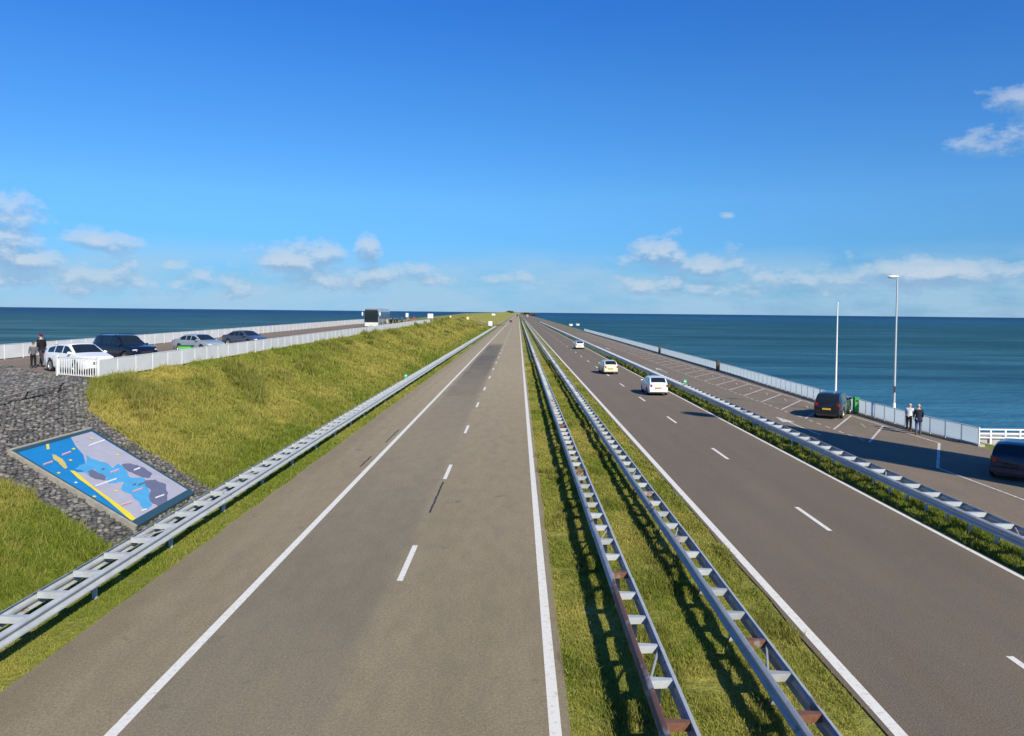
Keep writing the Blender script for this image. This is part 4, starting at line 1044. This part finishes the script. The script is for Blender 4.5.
sp = N(nt, 'ShaderNodeSeparateXYZ'); L(nt, dirv, sp.inputs[0])
u = math_(nt, 'ARCTAN2', sp.outputs[0], sp.outputs[1]); v = math_(nt, 'ARCSINE', sp.outputs[2])
# polarised, clear northern sky: deeper blue overall and a muted horizon
flt = N(nt, 'ShaderNodeValToRGB'); el = flt.color_ramp.elements
for q, (p, c) in enumerate(((.0, (.12, .255, .56)), (.036, (.095, .23, .44)), (.14, (.172, .335, .50)), (.27, (.147, .342, .558)), (.40, (.104, .32, .62)), (1.0, (.10, .30, .60)))):
    if q > 1: el.new(p)
    el[q].position = p; el[q].color = (*c, 1)
L(nt, v, flt.inputs['Fac'])
skyc = mixc(nt, 1.0, hs.outputs[0], flt.outputs['Color'], 'MULTIPLY')
cb = N(nt, 'ShaderNodeCombineXYZ'); L(nt, u, cb.inputs[0]); L(nt, v, cb.inputs[1])
BL = [(5, 232, 44, 28, 1.05), (95, 240, 56, 13, .85), (30, 262, 60, 16, .9), (172, 266, 22, 7, .7), (60, 275, 110, 20, .8), (200, 285, 120, 14, .7), (790, 280, 90, 12, .75), (300, 258, 52, 20, 1.0), (367, 250, 15, 17, 1.1), (340, 276, 120, 16, .8), (420, 280, 60, 10, .75), (500, 278, 60, 10, .7), (655, 254, 40, 18, 1.0), (705, 266, 48, 18, .9), (640, 286, 20, 11, .9), (700, 285, 90, 14, .75), (722, 217, 14, 5, .6), (900, 276, 120, 16, .95), (925, 263, 30, 5, .9), (860, 290, 160, 12, .55), (520, 285, 120, 14, .4), (1012, 104, 32, 14, .85), (988, 140, 52, 16, .74)]
def cdens(dv):
    vv = math_(nt, 'ADD', v, dv); tot = None
    for x, y_, su, sv_, k in BL:
        az = math.atan((x-518)/F); u0 = az; v0 = (312.3+.0105*(x-518)-y_)/F*math.cos(az); su_ = su/F*math.cos(az)**2
        a = math_(nt, 'POWER', math_(nt, 'ABSOLUTE', math_(nt, 'DIVIDE', math_(nt, 'SUBTRACT', u, u0), su_)), 2.0)
        b = math_(nt, 'POWER', math_(nt, 'ABSOLUTE', math_(nt, 'DIVIDE', math_(nt, 'SUBTRACT', vv, v0), sv_/F)), 2.0)
        g = math_(nt, 'MULTIPLY', math_(nt, 'EXPONENT', math_(nt, 'MULTIPLY', math_(nt, 'ADD', a, b), -.62)), k)
        tot = g if tot is None else math_(nt, 'MAXIMUM', tot, g)
    c2 = N(nt, 'ShaderNodeCombineXYZ'); L(nt, u, c2.inputs[0]); L(nt, vv, c2.inputs[1])
    n1 = noise_node(nt, c2.outputs[0], 18, 8, .62, (1, 1.7, 1)); 
    return math_(nt, 'ADD', math_(nt, 'MULTIPLY', tot, 1.12), math_(nt, 'MULTIPLY_ADD', n1, 2.1, -1.6))
d0 = cdens(0.0); d1 = cdens(.011)
den = ramp(nt, d0, [(-.0, 0), (.25, .45), (.7, .8)])
vc = N(nt, 'ShaderNodeCombineXYZ'); L(nt, u, vc.inputs[0]); L(nt, v, vc.inputs[1])
vn = noise_node(nt, vc.outputs[0], 7, 6, .6, (1, 3.2, 1))
low = ramp(nt, v, [(.0, .9), (.03, 1), (.055, .75), (.085, 0)])
veil = math_(nt, 'MULTIPLY', ramp(nt, vn, [(.34, .08), (.56, .8)]), low)
lit = math_(nt, 'MULTIPLY_ADD', math_(nt, 'SUBTRACT', d0, d1), 2.8, .34, clamp=True)
cc = mixc(nt, lit, (2.0, 3.3, 5.1), (4.6, 5.3, 6.1))
skyc = mixc(nt, veil, skyc, (3.1, 4.7, 6.2)); cm = mixc(nt, den, skyc, cc); L(nt, cm, bg.inputs['Color'])
